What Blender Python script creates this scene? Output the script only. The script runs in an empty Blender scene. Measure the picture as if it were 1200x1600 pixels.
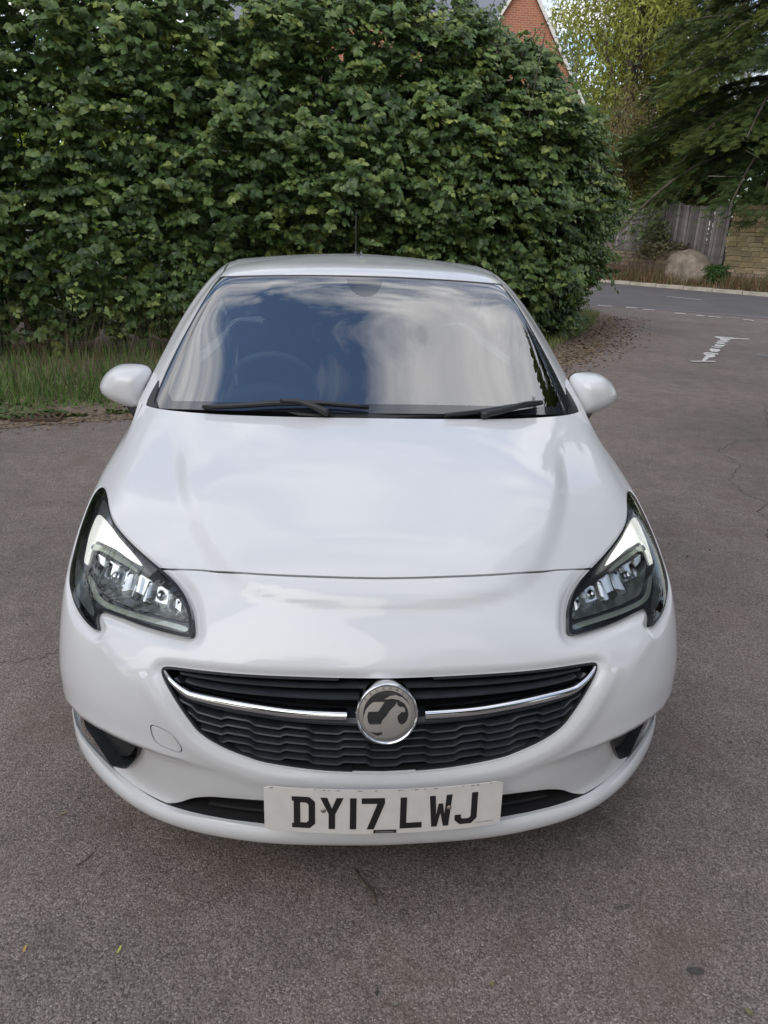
import bpy, math, random
import numpy as np
from mathutils import Vector, Matrix
from mathutils.geometry import delaunay_2d_cdt
random.seed(7); rng=np.random.default_rng(7)
R_=math.radians
SC=bpy.context.scene; COL=SC.collection
# ---------------------------------------------------------------- camera
def make_camera():
    yaw,pitch,roll=R_(4.221),R_(20.28),R_(1.752)
    F=Vector((math.sin(yaw)*math.cos(pitch),math.cos(yaw)*math.cos(pitch),-math.sin(pitch)))
    R=Vector((math.cos(yaw),-math.sin(yaw),0)); U=R.cross(F)
    R2=R*math.cos(roll)+U*math.sin(roll); U2=-R*math.sin(roll)+U*math.cos(roll)
    cd=bpy.data.cameras.new('camera'); co=bpy.data.objects.new('camera',cd); COL.objects.link(co)
    m=Matrix((R2,U2,-F)).transposed().to_4x4(); m.translation=Vector((-.112,-1.257,1.505)); co.matrix_world=m
    cd.sensor_fit='VERTICAL'; cd.sensor_height=36; cd.sensor_width=27; cd.lens=1122.2/1600*36
    cd.clip_start=.05; cd.clip_end=600
    SC.camera=co
make_camera()
SC.render.resolution_x=768; SC.render.resolution_y=1024
SC.view_settings.view_transform='Standard'; SC.view_settings.look='None'
SC.view_settings.gamma=1; SC.view_settings.use_curve_mapping=False
SC.view_settings.exposure=0.42
# ---------------------------------------------------------------- sky, clouds, sun
SUN_EL,SUN_AZ=38,215     # azimuth clockwise from +Y (behind the car)
def make_world():
    w=bpy.data.worlds.new('World'); SC.world=w; w.use_nodes=True; nt=w.node_tree; nt.nodes.clear()
    N=nt.nodes.new; L=nt.links.new
    out=N('ShaderNodeOutputWorld'); bg=N('ShaderNodeBackground'); bg.inputs[1].default_value=.145
    sky=N('ShaderNodeTexSky'); sky.sky_type='NISHITA'; sky.sun_disc=False
    sky.sun_elevation=R_(SUN_EL); sky.sun_rotation=R_(SUN_AZ); sky.air_density=1.1; sky.dust_density=.5; sky.ozone_density=2.0
    tc=N('ShaderNodeTexCoord'); sp=N('ShaderNodeSeparateXYZ'); L(tc.outputs['Generated'],sp.inputs[0])
    z=N('ShaderNodeMath'); z.operation='MAXIMUM'; z.inputs[1].default_value=.0; L(sp.outputs[2],z.inputs[0])
    z2=N('ShaderNodeMath'); z2.operation='ADD'; z2.inputs[1].default_value=.22; L(z.outputs[0],z2.inputs[0])
    dx=N('ShaderNodeMath'); dx.operation='DIVIDE'; L(sp.outputs[0],dx.inputs[0]); L(z2.outputs[0],dx.inputs[1])
    dy=N('ShaderNodeMath'); dy.operation='DIVIDE'; L(sp.outputs[1],dy.inputs[0]); L(z2.outputs[0],dy.inputs[1])
    cb=N('ShaderNodeCombineXYZ'); L(dx.outputs[0],cb.inputs[0]); L(dy.outputs[0],cb.inputs[1])
    mp=N('ShaderNodeMapping'); mp.inputs['Location'].default_value=(5.2,5.4,.4); mp.inputs['Rotation'].default_value=(0,0,R_(10)); mp.inputs['Scale'].default_value=(1.9,3.6,1); L(cb.outputs[0],mp.inputs[0])
    n1=N('ShaderNodeTexNoise'); n1.inputs['Scale'].default_value=1.0; n1.inputs['Detail'].default_value=7; n1.inputs['Roughness'].default_value=.60; n1.inputs['Distortion'].default_value=.5; L(mp.outputs[0],n1.inputs[0])
    cr=N('ShaderNodeValToRGB'); cr.color_ramp.elements[0].position=.40; cr.color_ramp.elements[1].position=.59; L(n1.outputs[0],cr.inputs[0])
    n2=N('ShaderNodeTexNoise'); n2.inputs['Scale'].default_value=1.7; n2.inputs['Detail'].default_value=6; L(mp.outputs[0],n2.inputs[0])
    cc=N('ShaderNodeValToRGB'); e=cc.color_ramp.elements; e[0].position=.35; e[0].color=(.58,.60,.64,1); e[1].position=.65; e[1].color=(1,1,1,1); L(n2.outputs[0],cc.inputs[0])
    ml=N('ShaderNodeMix'); ml.data_type='RGBA'; ml.blend_type='MULTIPLY'; ml.inputs[0].default_value=1; L(cc.outputs[0],ml.inputs[6]); ml.inputs[7].default_value=(8.0,7.9,7.9,1)
    mx=N('ShaderNodeMix'); mx.data_type='RGBA'; L(cr.outputs[0],mx.inputs[0]); L(sky.outputs[0],mx.inputs[6]); L(ml.outputs[2],mx.inputs[7])
    L(mx.outputs[2],bg.inputs[0]); L(bg.outputs[0],out.inputs[0])
make_world()
def make_sun():
    sd=bpy.data.lights.new('sun','SUN'); sd.energy=1.3; sd.angle=R_(62); sd.color=(1,.93,.82)
    so=bpy.data.objects.new('sun',sd); COL.objects.link(so)
    a=R_(SUN_AZ); e=R_(SUN_EL); d=Vector((math.sin(a)*math.cos(e),math.cos(a)*math.cos(e),math.sin(e)))
    so.rotation_euler=d.to_track_quat('Z','Y').to_euler()
make_sun()
# ---------------------------------------------------------------- helpers
def tag(o,label=None,cat=None,group=None,kind=None):
    if label:o['label']=label
    if cat:o['category']=cat
    if group:o['group']=group
    if kind:o['kind']=kind
    return o
def empty(name,loc=(0,0,0),rz=0):
    o=bpy.data.objects.new(name,None); o.location=loc; o.rotation_euler=(0,0,rz); COL.objects.link(o); return o
def mk(name,V,F,mat=None,parent=None,smooth=False,normals=None,tint=None):
    me=bpy.data.meshes.new(name)
    V=np.asarray(V,dtype=np.float32).reshape(-1,3)
    if isinstance(F,np.ndarray) and F.ndim==2:
        n,k=F.shape
        me.vertices.add(len(V)); me.vertices.foreach_set('co',V.ravel())
        me.loops.add(n*k); me.loops.foreach_set('vertex_index',F.astype(np.int32).ravel())
        me.polygons.add(n); me.polygons.foreach_set('loop_start',np.arange(0,n*k,k,dtype=np.int32))
        me.update(calc_edges=True)
    else:
        me.from_pydata(V.tolist(),[],[list(f) for f in F])
    if smooth or normals is not None: me.polygons.foreach_set('use_smooth',np.ones(len(me.polygons),bool))
    if tint is not None:
        a=me.attributes.new('tint','FLOAT','POINT'); a.data.foreach_set('value',np.asarray(tint,dtype=np.float32))
    if normals is not None: me.normals_split_custom_set_from_vertices(np.asarray(normals).tolist())
    me.update()
    o=bpy.data.objects.new(name,me); COL.objects.link(o)
    if mat: me.materials.append(mat)
    if parent: o.parent=parent
    return o
class MB:
    def __init__(s): s.V=[];s.F=[]
    def add(s,V,F):
        b=len(s.V); s.V+= [tuple(v) for v in V]; s.F+=[tuple(i+b for i in f) for f in F]; return s
    def box(s,c,d,rot=None,bev=0):
        x,y,z=d[0]/2,d[1]/2,d[2]/2
        if bev:
            b=bev; V=[];F=[]
            # chamfered box
            for sx in(-1,1):
                for sy in(-1,1):
                    for sz in(-1,1):
                        V+=[(sx*x,sy*(y-b),sz*(z-b)),(sx*(x-b),sy*y,sz*(z-b)),(sx*(x-b),sy*(y-b),sz*z)]
            import itertools
            pts=[Vector(v) for v in V]
            bm=bmesh.new(); [bm.verts.new(p) for p in pts]; bmesh.ops.convex_hull(bm,input=bm.verts[:]); bm.verts.index_update()
            V=[v.co.copy() for v in bm.verts]; F=[[v.index for v in f.verts] for f in bm.faces]; bm.free()
        else:
            V=[Vector((sx*x,sy*y,sz*z)) for sx in(-1,1) for sy in(-1,1) for sz in(-1,1)]
            F=[(0,1,3,2),(4,6,7,5),(0,4,5,1),(2,3,7,6),(0,2,6,4),(1,5,7,3)]
        m=rot or Matrix.Identity(3)
        V=[m@v+Vector(c) for v in V]; return s.add(V,F)
    def tube(s,pts,rad,n=8,cap=True):
        pts=[Vector(p) for p in pts]; rr=rad if isinstance(rad,(list,tuple)) else [rad]*len(pts)
        V=[];F=[];up=Vector((0,0,1))
        for i,p in enumerate(pts):
            t=(pts[min(i+1,len(pts)-1)]-pts[max(i-1,0)]).normalized()
            a=t.cross(up); 
            if a.length<.05: a=t.cross(Vector((1,0,0)))
            a.normalize(); b=a.cross(t)
            for k in range(n):
                q=2*math.pi*k/n; V.append(p+(a*math.cos(q)+b*math.sin(q))*rr[i])
        for i in range(len(pts)-1):
            for k in range(n):
                F.append((i*n+k,i*n+(k+1)%n,(i+1)*n+(k+1)%n,(i+1)*n+k))
        if cap: F.append(tuple(range(n))[::-1]); F.append(tuple((len(pts)-1)*n+k for k in range(n)))
        return s.add(V,F)
    def lathe(s,prof,n=48,axis='x',c=(0,0,0),close=False):
        V=[];F=[]
        for k in range(n):
            q=2*math.pi*k/n
            for (r,h) in prof:
                v={'x':(h,r*math.cos(q),r*math.sin(q)),'y':(r*math.cos(q),h,r*math.sin(q)),'z':(r*math.cos(q),r*math.sin(q),h)}[axis]
                V.append(Vector(v)+Vector(c))
        m=len(prof)
        for k in range(n):
            for j in range(m-1+(1 if close else 0)):
                F.append((k*m+j,((k+1)%n)*m+j,((k+1)%n)*m+(j+1)%m,k*m+(j+1)%m))
        return s.add(V,F)
    def build(s,name,mat,parent=None,smooth=False,sub=0,angle=None):
        o=mk(name,s.V,s.F,mat,parent,smooth)
        if angle is not None:
            o.data.polygons.foreach_set('use_smooth',[True]*len(o.data.polygons)); o.data.set_sharp_from_angle(angle=R_(angle))
        if sub:
            m=o.modifiers.new('s','SUBSURF'); m.levels=m.render_levels=sub
        return o
import bmesh
_M={}
def mat(name,col,rough=.5,metal=0,coat=0,coat_rough=.03,var=0,vscale=6,bump=0,bscale=60,spec=.5,emit=None,estr=0,ior=None,rough_var=0):
    if name in _M: return _M[name]
    m=bpy.data.materials.new(name); m.use_nodes=True; nt=m.node_tree; b=nt.nodes['Principled BSDF']; N=nt.nodes.new; L=nt.links.new
    b.inputs['Base Color'].default_value=(*col,1); b.inputs['Roughness'].default_value=rough; b.inputs['Metallic'].default_value=metal
    b.inputs['Coat Weight'].default_value=coat; b.inputs['Coat Roughness'].default_value=coat_rough; b.inputs['Specular IOR Level'].default_value=spec
    if ior: b.inputs['IOR'].default_value=ior
    if emit: b.inputs['Emission Color'].default_value=(*emit,1); b.inputs['Emission Strength'].default_value=estr
    tc=N('ShaderNodeTexCoord')
    if var:
        n=N('ShaderNodeTexNoise'); n.inputs['Scale'].default_value=vscale; n.inputs['Detail'].default_value=8; L(tc.outputs['Object'],n.inputs[0])
        mr=N('ShaderNodeMapRange'); mr.inputs[1].default_value=.3; mr.inputs[2].default_value=.7; mr.inputs[3].default_value=1-var; mr.inputs[4].default_value=1+var; L(n.outputs[0],mr.inputs[0])
        mx=N('ShaderNodeMix'); mx.data_type='RGBA'; mx.blend_type='MULTIPLY'; mx.inputs[0].default_value=1; mx.inputs[6].default_value=(*col,1)
        L(mr.outputs[0],mx.inputs[7]); L(mx.outputs[2],b.inputs['Base Color'])
        if rough_var:
            m2=N('ShaderNodeMapRange'); m2.inputs[1].default_value=.3; m2.inputs[2].default_value=.7; m2.inputs[3].default_value=rough-rough_var; m2.inputs[4].default_value=rough+rough_var; L(n.outputs[0],m2.inputs[0]); L(m2.outputs[0],b.inputs['Roughness'])
    if bump:
        n=N('ShaderNodeTexNoise'); n.inputs['Scale'].default_value=bscale; n.inputs['Detail'].default_value=4; L(tc.outputs['Object'],n.inputs[0])
        bp=N('ShaderNodeBump'); bp.inputs['Strength'].default_value=bump; bp.inputs['Distance'].default_value=.01; L(n.outputs[0],bp.inputs['Height']); L(bp.outputs[0],b.inputs['Normal'])
    _M[name]=m; return m
def leafmat(name,cols,rough=.45,trans=.25,spec=.4):
    """leaf colour from the per-leaf tint attribute"""
    m=bpy.data.materials.new(name); m.use_nodes=True; nt=m.node_tree; b=nt.nodes['Principled BSDF']; N=nt.nodes.new; L=nt.links.new
    at=N('ShaderNodeAttribute'); at.attribute_name='tint'; cr=N('ShaderNodeValToRGB'); L(at.outputs['Fac'],cr.inputs[0])
    el=cr.color_ramp.elements; n=len(cols)
    el[0].color=(*cols[0],1); el[1].color=(*cols[-1],1)
    for i in range(1,n-1):
        e=el.new(i/(n-1)); e.color=(*cols[i],1)
    L(cr.outputs[0],b.inputs['Base Color']); b.inputs['Roughness'].default_value=rough; b.inputs['Specular IOR Level'].default_value=spec
    if trans:
        tr=N('ShaderNodeBsdfTranslucent'); hs=N('ShaderNodeHueSaturation'); hs.inputs['Value'].default_value=1.6; hs.inputs['Hue'].default_value=.48; L(cr.outputs[0],hs.inputs['Color']); L(hs.outputs[0],tr.inputs[0])
        ms=N('ShaderNodeMixShader'); ms.inputs[0].default_value=trans; L(b.outputs[0],ms.inputs[1]); L(tr.outputs[0],ms.inputs[2]); L(ms.outputs[0],nt.nodes['Material Output'].inputs[0])
    return m
def sharp_glass(name,tint=(.8,.88,.85),f0=.06,boost=1.0,rough=.0):
    m=bpy.data.materials.new(name); m.use_nodes=True; nt=m.node_tree; nt.nodes.clear(); N=nt.nodes.new; L=nt.links.new
    out=N('ShaderNodeOutputMaterial'); t=N('ShaderNodeBsdfTransparent'); t.inputs[0].default_value=(*tint,1)
    g=N('ShaderNodeBsdfGlossy'); g.inputs['Roughness'].default_value=rough; g.inputs[0].default_value=(1,1,1,1)
    lw=N('ShaderNodeFresnel'); lw.inputs[0].default_value=1.5
    mr=N('ShaderNodeMapRange'); mr.inputs[1].default_value=.04; mr.inputs[2].default_value=1; mr.inputs[3].default_value=f0; mr.inputs[4].default_value=1; L(lw.outputs[0],mr.inputs[0])
    ms=N('ShaderNodeMixShader'); L(mr.outputs[0],ms.inputs[0]); L(t.outputs[0],ms.inputs[1]); L(g.outputs[0],ms.inputs[2]); L(ms.outputs[0],out.inputs[0])
    return m
def snoise(p,seed=0):
    """cheap smooth pseudo noise on an (n,k) array, about -1..1"""
    r=np.random.default_rng(seed); o=np.zeros(len(p)); a=1;fr=1;tot=0
    for k in range(5):
        for j in range(3):
            d=r.normal(size=p.shape[1]); d/=np.linalg.norm(d); o+=a*np.sin(p@d*fr*(1+.3*r.random())+r.random()*6.28)
            tot+=a
        a*=.6;fr*=1.9
    return o/tot*1.9
def text_mesh(name,txt,size,m,parent,ext=.0004):
    cu=bpy.data.curves.new(name,'FONT'); cu.body=txt; cu.size=size; cu.extrude=ext; cu.align_x='CENTER'; cu.align_y='CENTER'
    o=bpy.data.objects.new(name,cu); COL.objects.link(o); bpy.context.view_layer.update()
    me=bpy.data.meshes.new_from_object(o.evaluated_get(bpy.context.evaluated_depsgraph_get()))
    bpy.data.objects.remove(o); me.materials.append(m)
    o=bpy.data.objects.new(name,me); COL.objects.link(o); o.parent=parent; return o
# ---------------------------------------------------------------- car body master surface (half, x>=0): lower ring and greenhouse ring
UK=np.array([0,.25,.46,.63,.77,.95,1.42,1.98,2.78,3.88,4.40,4.76,5.30])
VL=np.array([0,.09,.20,.33,.455,.62,.82,1.10,1.42])
VU=np.array([0,.42,.85,1.12,1.62])
LOW=np.array([
[(0,0.028,0.262),(0.25,0.042,0.262),(0.46,0.094,0.262),(0.6,0.182,0.262),(0.722,0.305,0.262),(0.8,0.445,0.262),(0.8156,0.85,0.22),(0.83,1.4,0.2),(0.83,2.2,0.2),(0.83,3.3,0.22),(0.78,3.75,0.24),(0.5,3.95,0.24),(0,4,0.24)],
[(0,0.022,0.315),(0.25,0.036,0.315),(0.46,0.084,0.315),(0.6065,0.173,0.315),(0.7295,0.2985,0.315),(0.8085,0.45,0.315),(0.846,0.85,0.3),(0.862,1.4,0.3),(0.86,2.2,0.3),(0.865,3.3,0.3),(0.8,3.78,0.31),(0.52,4,0.31),(0,4.03,0.31)],
[(0,0.01,0.43),(0.25,0.022,0.43),(0.46,0.065,0.43),(0.635,0.15,0.43),(0.7594,0.28,0.43),(0.826,0.46,0.43),(0.8512,0.85,0.43),(0.868,1.4,0.43),(0.864,2.2,0.43),(0.875,3.3,0.43),(0.81,3.79,0.43),(0.53,4.01,0.43),(0,4.05,0.43)],
[(0,0.012,0.56),(0.25,0.025,0.56),(0.46,0.07,0.56),(0.635,0.155,0.56),(0.7594,0.29,0.56),(0.824,0.47,0.56),(0.8512,0.86,0.57),(0.868,1.42,0.57),(0.864,2.2,0.57),(0.872,3.3,0.57),(0.81,3.78,0.57),(0.53,4,0.57),(0,4.04,0.57)],
[(0,0.045,0.68),(0.25,0.06,0.675),(0.45,0.11,0.665),(0.62,0.2,0.66),(0.7406,0.33,0.665),(0.811,0.49,0.67),(0.8488,0.88,0.7),(0.866,1.44,0.7),(0.862,2.2,0.7),(0.862,3.3,0.71),(0.8,3.77,0.71),(0.53,3.99,0.71),(0,4.03,0.71)],
[(0,0.19,0.818),(0.24,0.2,0.812),(0.43,0.245,0.775),(0.59,0.33,0.75),(0.7104,0.44,0.745),(0.784,0.58,0.76),(0.8372,0.93,0.8),(0.856,1.48,0.81),(0.85,2.2,0.82),(0.845,3.3,0.83),(0.785,3.75,0.83),(0.52,3.97,0.83),(0,4.01,0.83)],
[(0,0.38,0.885),(0.23,0.39,0.88),(0.42,0.42,0.86),(0.57,0.49,0.835),(0.6864,0.58,0.825),(0.759,0.71,0.83),(0.8152,1.02,0.865),(0.84,1.52,0.885),(0.835,2.2,0.9),(0.83,3.3,0.91),(0.77,3.73,0.91),(0.51,3.94,0.91),(0,3.98,0.91)],
[(0,0.66,0.945),(0.225,0.665,0.94),(0.415,0.69,0.93),(0.56,0.745,0.91),(0.6786,0.83,0.9),(0.751,0.94,0.9),(0.7948,1.15,0.915),(0.826,1.56,0.935),(0.812,2.2,0.955),(0.8,3.3,0.975),(0.75,3.71,0.98),(0.5,3.9,0.98),(0,3.94,0.98)],
[(0,0.97,0.995),(0.22,0.9819,0.9928),(0.41,1.018,0.9874),(0.56,1.0746,0.9809),(0.688,1.1528,0.9737),(0.773,1.25,0.97),(0.804,1.38,0.972),(0.803,1.62,0.985),(0.785,2.2,1.005),(0.77,3.3,1.04),(0.72,3.68,1.05),(0.48,3.84,1.05),(0,3.88,1.05)]])
UPP=np.array([
[(0,0.97,0.995),(0.22,0.9819,0.9928),(0.41,1.018,0.9874),(0.56,1.0746,0.9809),(0.688,1.1528,0.9737),(0.773,1.25,0.97),(0.804,1.38,0.972),(0.803,1.62,0.985),(0.785,2.2,1.005),(0.77,3.3,1.04),(0.72,3.68,1.05),(0.48,3.84,1.05),(0,3.88,1.05)],
[(0,1.33,1.2),(0.205,1.3406,1.1975),(0.385,1.3722,1.1911),(0.54,1.4255,1.1825),(0.65,1.485,1.1746),(0.705,1.57,1.17),(0.735,1.68,1.18),(0.75,1.86,1.19),(0.735,2.3,1.21),(0.715,3.2,1.21),(0.65,3.55,1.21),(0.43,3.72,1.21),(0,3.78,1.21)],
[(0,1.71,1.405),(0.19,1.7183,1.4019),(0.36,1.7427,1.394),(0.475,1.7724,1.3858),(0.55,1.7994,1.3793),(0.58,1.86,1.378),(0.6,1.95,1.385),(0.615,2.1,1.395),(0.625,2.45,1.405),(0.6,3.1,1.385),(0.56,3.42,1.36),(0.38,3.6,1.36),(0,3.68,1.37)],
[(0,1.95,1.44),(0.17,1.955,1.438),(0.32,1.97,1.433),(0.42,2,1.427),(0.47,2.04,1.423),(0.49,2.08,1.423),(0.505,2.15,1.426),(0.515,2.25,1.43),(0.52,2.5,1.435),(0.5,3,1.42),(0.45,3.25,1.4),(0.3,3.4,1.39),(0,3.45,1.4)],
[(0,2.4,1.462),(0,2.4,1.462),(0,2.41,1.462),(0,2.43,1.463),(0,2.45,1.464),(0,2.47,1.464),(0,2.5,1.465),(0,2.55,1.466),(0,2.65,1.466),(0,2.8,1.462),(0,2.88,1.458),(0,2.92,1.456),(0,2.95,1.455)]])
def spl(K,a,b):
    """cubic spline second-derivative operator; end conditions a,b: 'n' natural or 'z' zero slope"""
    n=len(K);A=np.zeros((n,n));B=np.zeros((n,n));h=np.diff(K)
    for i in range(1,n-1):
        A[i,i-1]=h[i-1];A[i,i]=2*(h[i-1]+h[i]);A[i,i+1]=h[i]
        B[i,i-1]=6/h[i-1];B[i,i]=-6/h[i-1]-6/h[i];B[i,i+1]=6/h[i]
    if a=='n':A[0,0]=1
    else:A[0,0]=2*h[0];A[0,1]=h[0];B[0,0]=-6/h[0];B[0,1]=6/h[0]
    if b=='n':A[-1,-1]=1
    else:A[-1,-1]=2*h[-1];A[-1,-2]=h[-1];B[-1,-1]=-6/h[-1];B[-1,-2]=6/h[-1]
    return np.linalg.solve(A,B)
def wts(K,M,t):
    t=np.clip(np.asarray(t,float),K[0],K[-1]);i=np.clip(np.searchsorted(K,t,side='right')-1,0,len(K)-2)
    h=K[i+1]-K[i];p=(K[i+1]-t)/h;q=1-p;W=np.zeros((len(t),len(K)));r=np.arange(len(t))
    W[r,i]+=p;W[r,i+1]+=q
    return W+((p**3-p)*h*h/6)[:,None]*M[i]+((q**3-q)*h*h/6)[:,None]*M[i+1]
MU_n=spl(UK,'n','n');MU_z=spl(UK,'z','z');ML=spl(VL,'n','n');MUn=spl(VU,'n','n');MUz=spl(VU,'n','z')
def base(net,u,v):
    Wn=wts(UK,MU_n,u);Wz=wts(UK,MU_z,u)
    if net=='L':
        V=wts(VL,ML,v);V3=V;G=LOW
    else:
        V=wts(VU,MUn,v);V3=wts(VU,MUz,v);G=UPP
    return np.stack([np.einsum('ni,nj,ij->n',V,Wn,G[:,:,0]),np.einsum('ni,nj,ij->n',V,Wz,G[:,:,1]),np.einsum('ni,nj,ij->n',V3,Wz,G[:,:,2])],1)
def smooth_poly(P,n=6,closed=True):
    """Catmull-Rom resample of a 2D polyline"""
    P=np.array(P,float); m=len(P); out=[]
    rng_=range(m) if closed else range(m-1)
    for i in rng_:
        p0=P[(i-1)%m] if closed or i>0 else 2*P[0]-P[1]
        p1=P[i]; p2=P[(i+1)%m]; p3=P[(i+2)%m] if closed or i+2<m else 2*P[-1]-P[-2]
        for k in range(n):
            t=k/n; out.append(.5*((2*p1)+(p2-p0)*t+(2*p0-5*p1+4*p2-p3)*t*t+(3*p1-p0-3*p2+p3)*t**3))
    if not closed: out.append(P[-1])
    return np.array(out)
def pip(poly,Q):
    x,y=Q[:,0],Q[:,1]; ins=np.zeros(len(Q),bool); n=len(poly)
    for i in range(n):
        x1,y1=poly[i]; x2,y2=poly[(i+1)%n]
        c=((y1>y)!=(y2>y)); 
        with np.errstate(divide='ignore',invalid='ignore'): ins^=c&(x<(x2-x1)*(y-y1)/(y2-y1)+x1)
    return ins
def pdist(poly,Q,closed=False):
    """distance to a polyline, sign of side, arc parameter"""
    P=np.array(poly); n=len(P); best=np.full(len(Q),1e9); sg=np.zeros(len(Q)); ar=np.zeros(len(Q)); acc=0
    for i in range(n if closed else n-1):
        a=P[i]; b=P[(i+1)%n]; d=b-a; l2=d@d+1e-12; t=np.clip(((Q-a)@d)/l2,0,1); c=a+t[:,None]*d; e=Q-c; r=np.hypot(e[:,0],e[:,1])
        m=r<best; best[m]=r[m]; cr=d[0]*e[:,1]-d[1]*e[:,0]; sg[m]=np.sign(cr[m]); ar[m]=(acc+t*math.sqrt(l2))[m]; acc+=math.sqrt(l2)
    return best,sg,ar/acc
def sstep(x,a,b): t=np.clip((x-a)/(b-a),0,1); return t*t*(3-2*t)
HL=smooth_poly([(1.09,.77),(1.0,.818),(.9,.828),(.845,.81),(.772,.772),(.722,.746),(.663,.713),(.605,.68),(.55,.648),(.512,.622),(.478,.591),(.453,.557),(.438,.522),(.4345,.505),(.446,.4985),(.49,.502),(.552,.508),(.62,.512),(.668,.507),(.683,.496),(.68,.478),(.668,.457),(.70,.455),(.755,.464),(.81,.478),(.86,.487),(.92,.505),(.985,.54),(1.08,.585),(1.16,.64),(1.15,.70)],4)
HLD=HL
GR_half=[(0,.426),(.1,.428),(.2,.430),(.3,.4305),(.40,.4305),(.465,.4295),(.488,.426),(.494,.416),(.488,.398),(.460,.352),(.430,.306),(.402,.270),(.355,.242),(.30,.222),(.2582,.2105),(.155,.197),(.07,.1915),(0,.189)]
GR=smooth_poly(GR_half,4,False); GRD=smooth_poly(GR_half,16,False)
IN=np.vstack([smooth_poly([(0,.108),(.145,.114),(.276,.110),(.34,.107),(.389,.098),(.434,.072),(.47,.03),(.505,-.01)],4,False),[(0,-.01)]])
FOG=np.vstack([smooth_poly([(.872,.165),(.83,.182),(.775,.194),(.735,.201),(.69,.207),(.65,.212),(.615,.213),(.585,.212),(.562,.209),(.553,.197),(.558,.18),(.575,.155),(.61,.115),(.655,.06),(.715,-.01)],4,False),smooth_poly([(.90,-.01),(.905,.05),(.90,.11),(.888,.15)],4,False)])
TOW=smooth_poly([(.5068,.274),(.4966,.278),(.4735,.272),(.4584,.2647),(.448,.2508),(.4416,.2359),(.4434,.2262),(.453,.2219),(.4781,.228),(.4933,.2336),(.5035,.2473)],3)
ARF=np.array([(1.0268,-.02),(1.0155,.0605),(1.0108,.1145),(1.0131,.1552),(1.0227,.1922),(1.0399,.2287),(1.065,.2646),(1.0979,.2979),(1.1375,.3268),(1.1822,.3501),(1.2302,.3676),(1.2804,.3793),(1.3317,.3854),(1.3831,.3862),(1.4335,.382),(1.4821,.3732),(1.5285,.3598),(1.5723,.3419),(1.6132,.3194),(1.6506,.2922),(1.6837,.261),(1.7114,.2272),(1.732,.1926),(1.745,.158),(1.7512,.1225),(1.7514,.085),(1.7468,-.02)])
ARR=np.array([(3.5883,-.02),(3.5879,.0858),(3.5923,.1238),(3.6017,.1587),(3.6162,.1927),(3.6355,.2273),(3.6594,.2616),(3.6877,.2934),(3.7202,.3209),(3.7564,.3431),(3.7957,.3602),(3.8375,.3725),(3.8811,.3798),(3.9257,.3823),(3.9706,.3798),(4.0149,.3723),(4.058,.36),(4.0988,.343),(4.1366,.3211),(4.1702,.2941),(4.1993,.2626),(4.2237,.2281),(4.244,.1924),(4.2605,.1562),(4.2736,.1175),(4.2851,.0722),(4.2984,-.02)])
SWG=np.array([(.93,.165),(.84,.187),(.78,.2),(.70,.213),(.65,.219),(.60,.220),(.557,.2165),(.486,.206),(.414,.196),(.345,.186)])
CRS=smooth_poly([(.70,1.38),(.675,1.26),(.635,1.144),(.583,.987),(.526,.867),(.472,.766),(.4205,.687),(.386,.645),(.32,.600),(.245,.577),(.14,.563),(0,.558)],3,False)
FLD=np.array([(.67,.46),(.62,.43),(.575,.392),(.537,.353),(.51,.31)])
SEAM_BON=smooth_poly([(-.01,.611),(.10,.612),(.2,.6155),(.27,.6215),(.34,.632),(.40,.645),(.45,.655),(.50,.658),(.575,.6595)],3,False)
def disp(u,v):
    Q=np.stack([u,v],1); d=np.zeros(len(u))
    m=u<1.35
    if m.any():
        q=Q[m]; e=np.zeros(len(q))
        D,s,a=pdist(CRS,q); sd=D*s   # s<0 : outer/below
        amp=.0105*sstep(a,.03,.35)*(1+.15*sstep(a,.60,.78))
        wd=.032-.014*sstep(a,.6,.78); inner=sstep(-sd/wd,-1,1)  # 1 outside, 0 inside
        far=np.exp(-(D/.16)**2)
        e+=amp*(inner-.5)*far*2*.5
        # swage above the lower corner: the surface below it steps inwards
        D,s,a=pdist(SWG,q); below=(s>0)
        dep=.020*sstep(q[:,0],.34,.56)
        e-=np.where(below,dep*(1-np.exp(-(D/.010)))*np.exp(-(D/.17)**2),0)
        e+=.004*sstep(q[:,0],.36,.56)*np.exp(-(D/.022)**2)
        # brow round the lamp underside
        D,s,a=pdist(HLD,q,True)
        w=sstep(q[:,1],.70,.60)*sstep(q[:,0],1.0,.86)
        e-=.011*w*(1-sstep(D,.006,.036))
        e-=.003*(1-sstep(D,0,.007))
        # facet below the lamp fin
        D,s,a=pdist(FLD,q); 
        e+=.006*np.exp(-(D/.03)**2)*sstep(a,0,.2)*(1-a)
        D,s,a=pdist(GRD,q); e-=.013*(1-sstep(D,-.012,.022))
        e+=.004*np.exp(-((D-.035)/.02)**2)*(q[:,1]<.40)
        D,s,a=pdist(IN[:-1],q); out=~pip(IN,q); e-=.007*(1-sstep(D,-.006,.012))
        D,s,a=pdist(FOG,q); out=~pip(FOG,q); e-=.004*(1-sstep(D,-.004,.008))
        d[m]=e
    for A in (ARF,ARR):
        m=(u>A[:,0].min()-.15)&(u<A[:,0].max()+.15)&(v<.6)
        if m.any():
            D,s,a=pdist(A,Q[m]); d[m]+=.008*np.exp(-(D/.05)**2)
    m=(u>1.2)
    d[m]+=.006*np.exp(-((v[m]-.92)/.035)**2)*sstep(u[m],1.2,2.2)*sstep(u[m],4.5,4.1)-.006*np.exp(-((v[m]-.16)/.05)**2)*sstep(u[m],1.7,2.2)*sstep(u[m],3.7,3.3)
    return d
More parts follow.
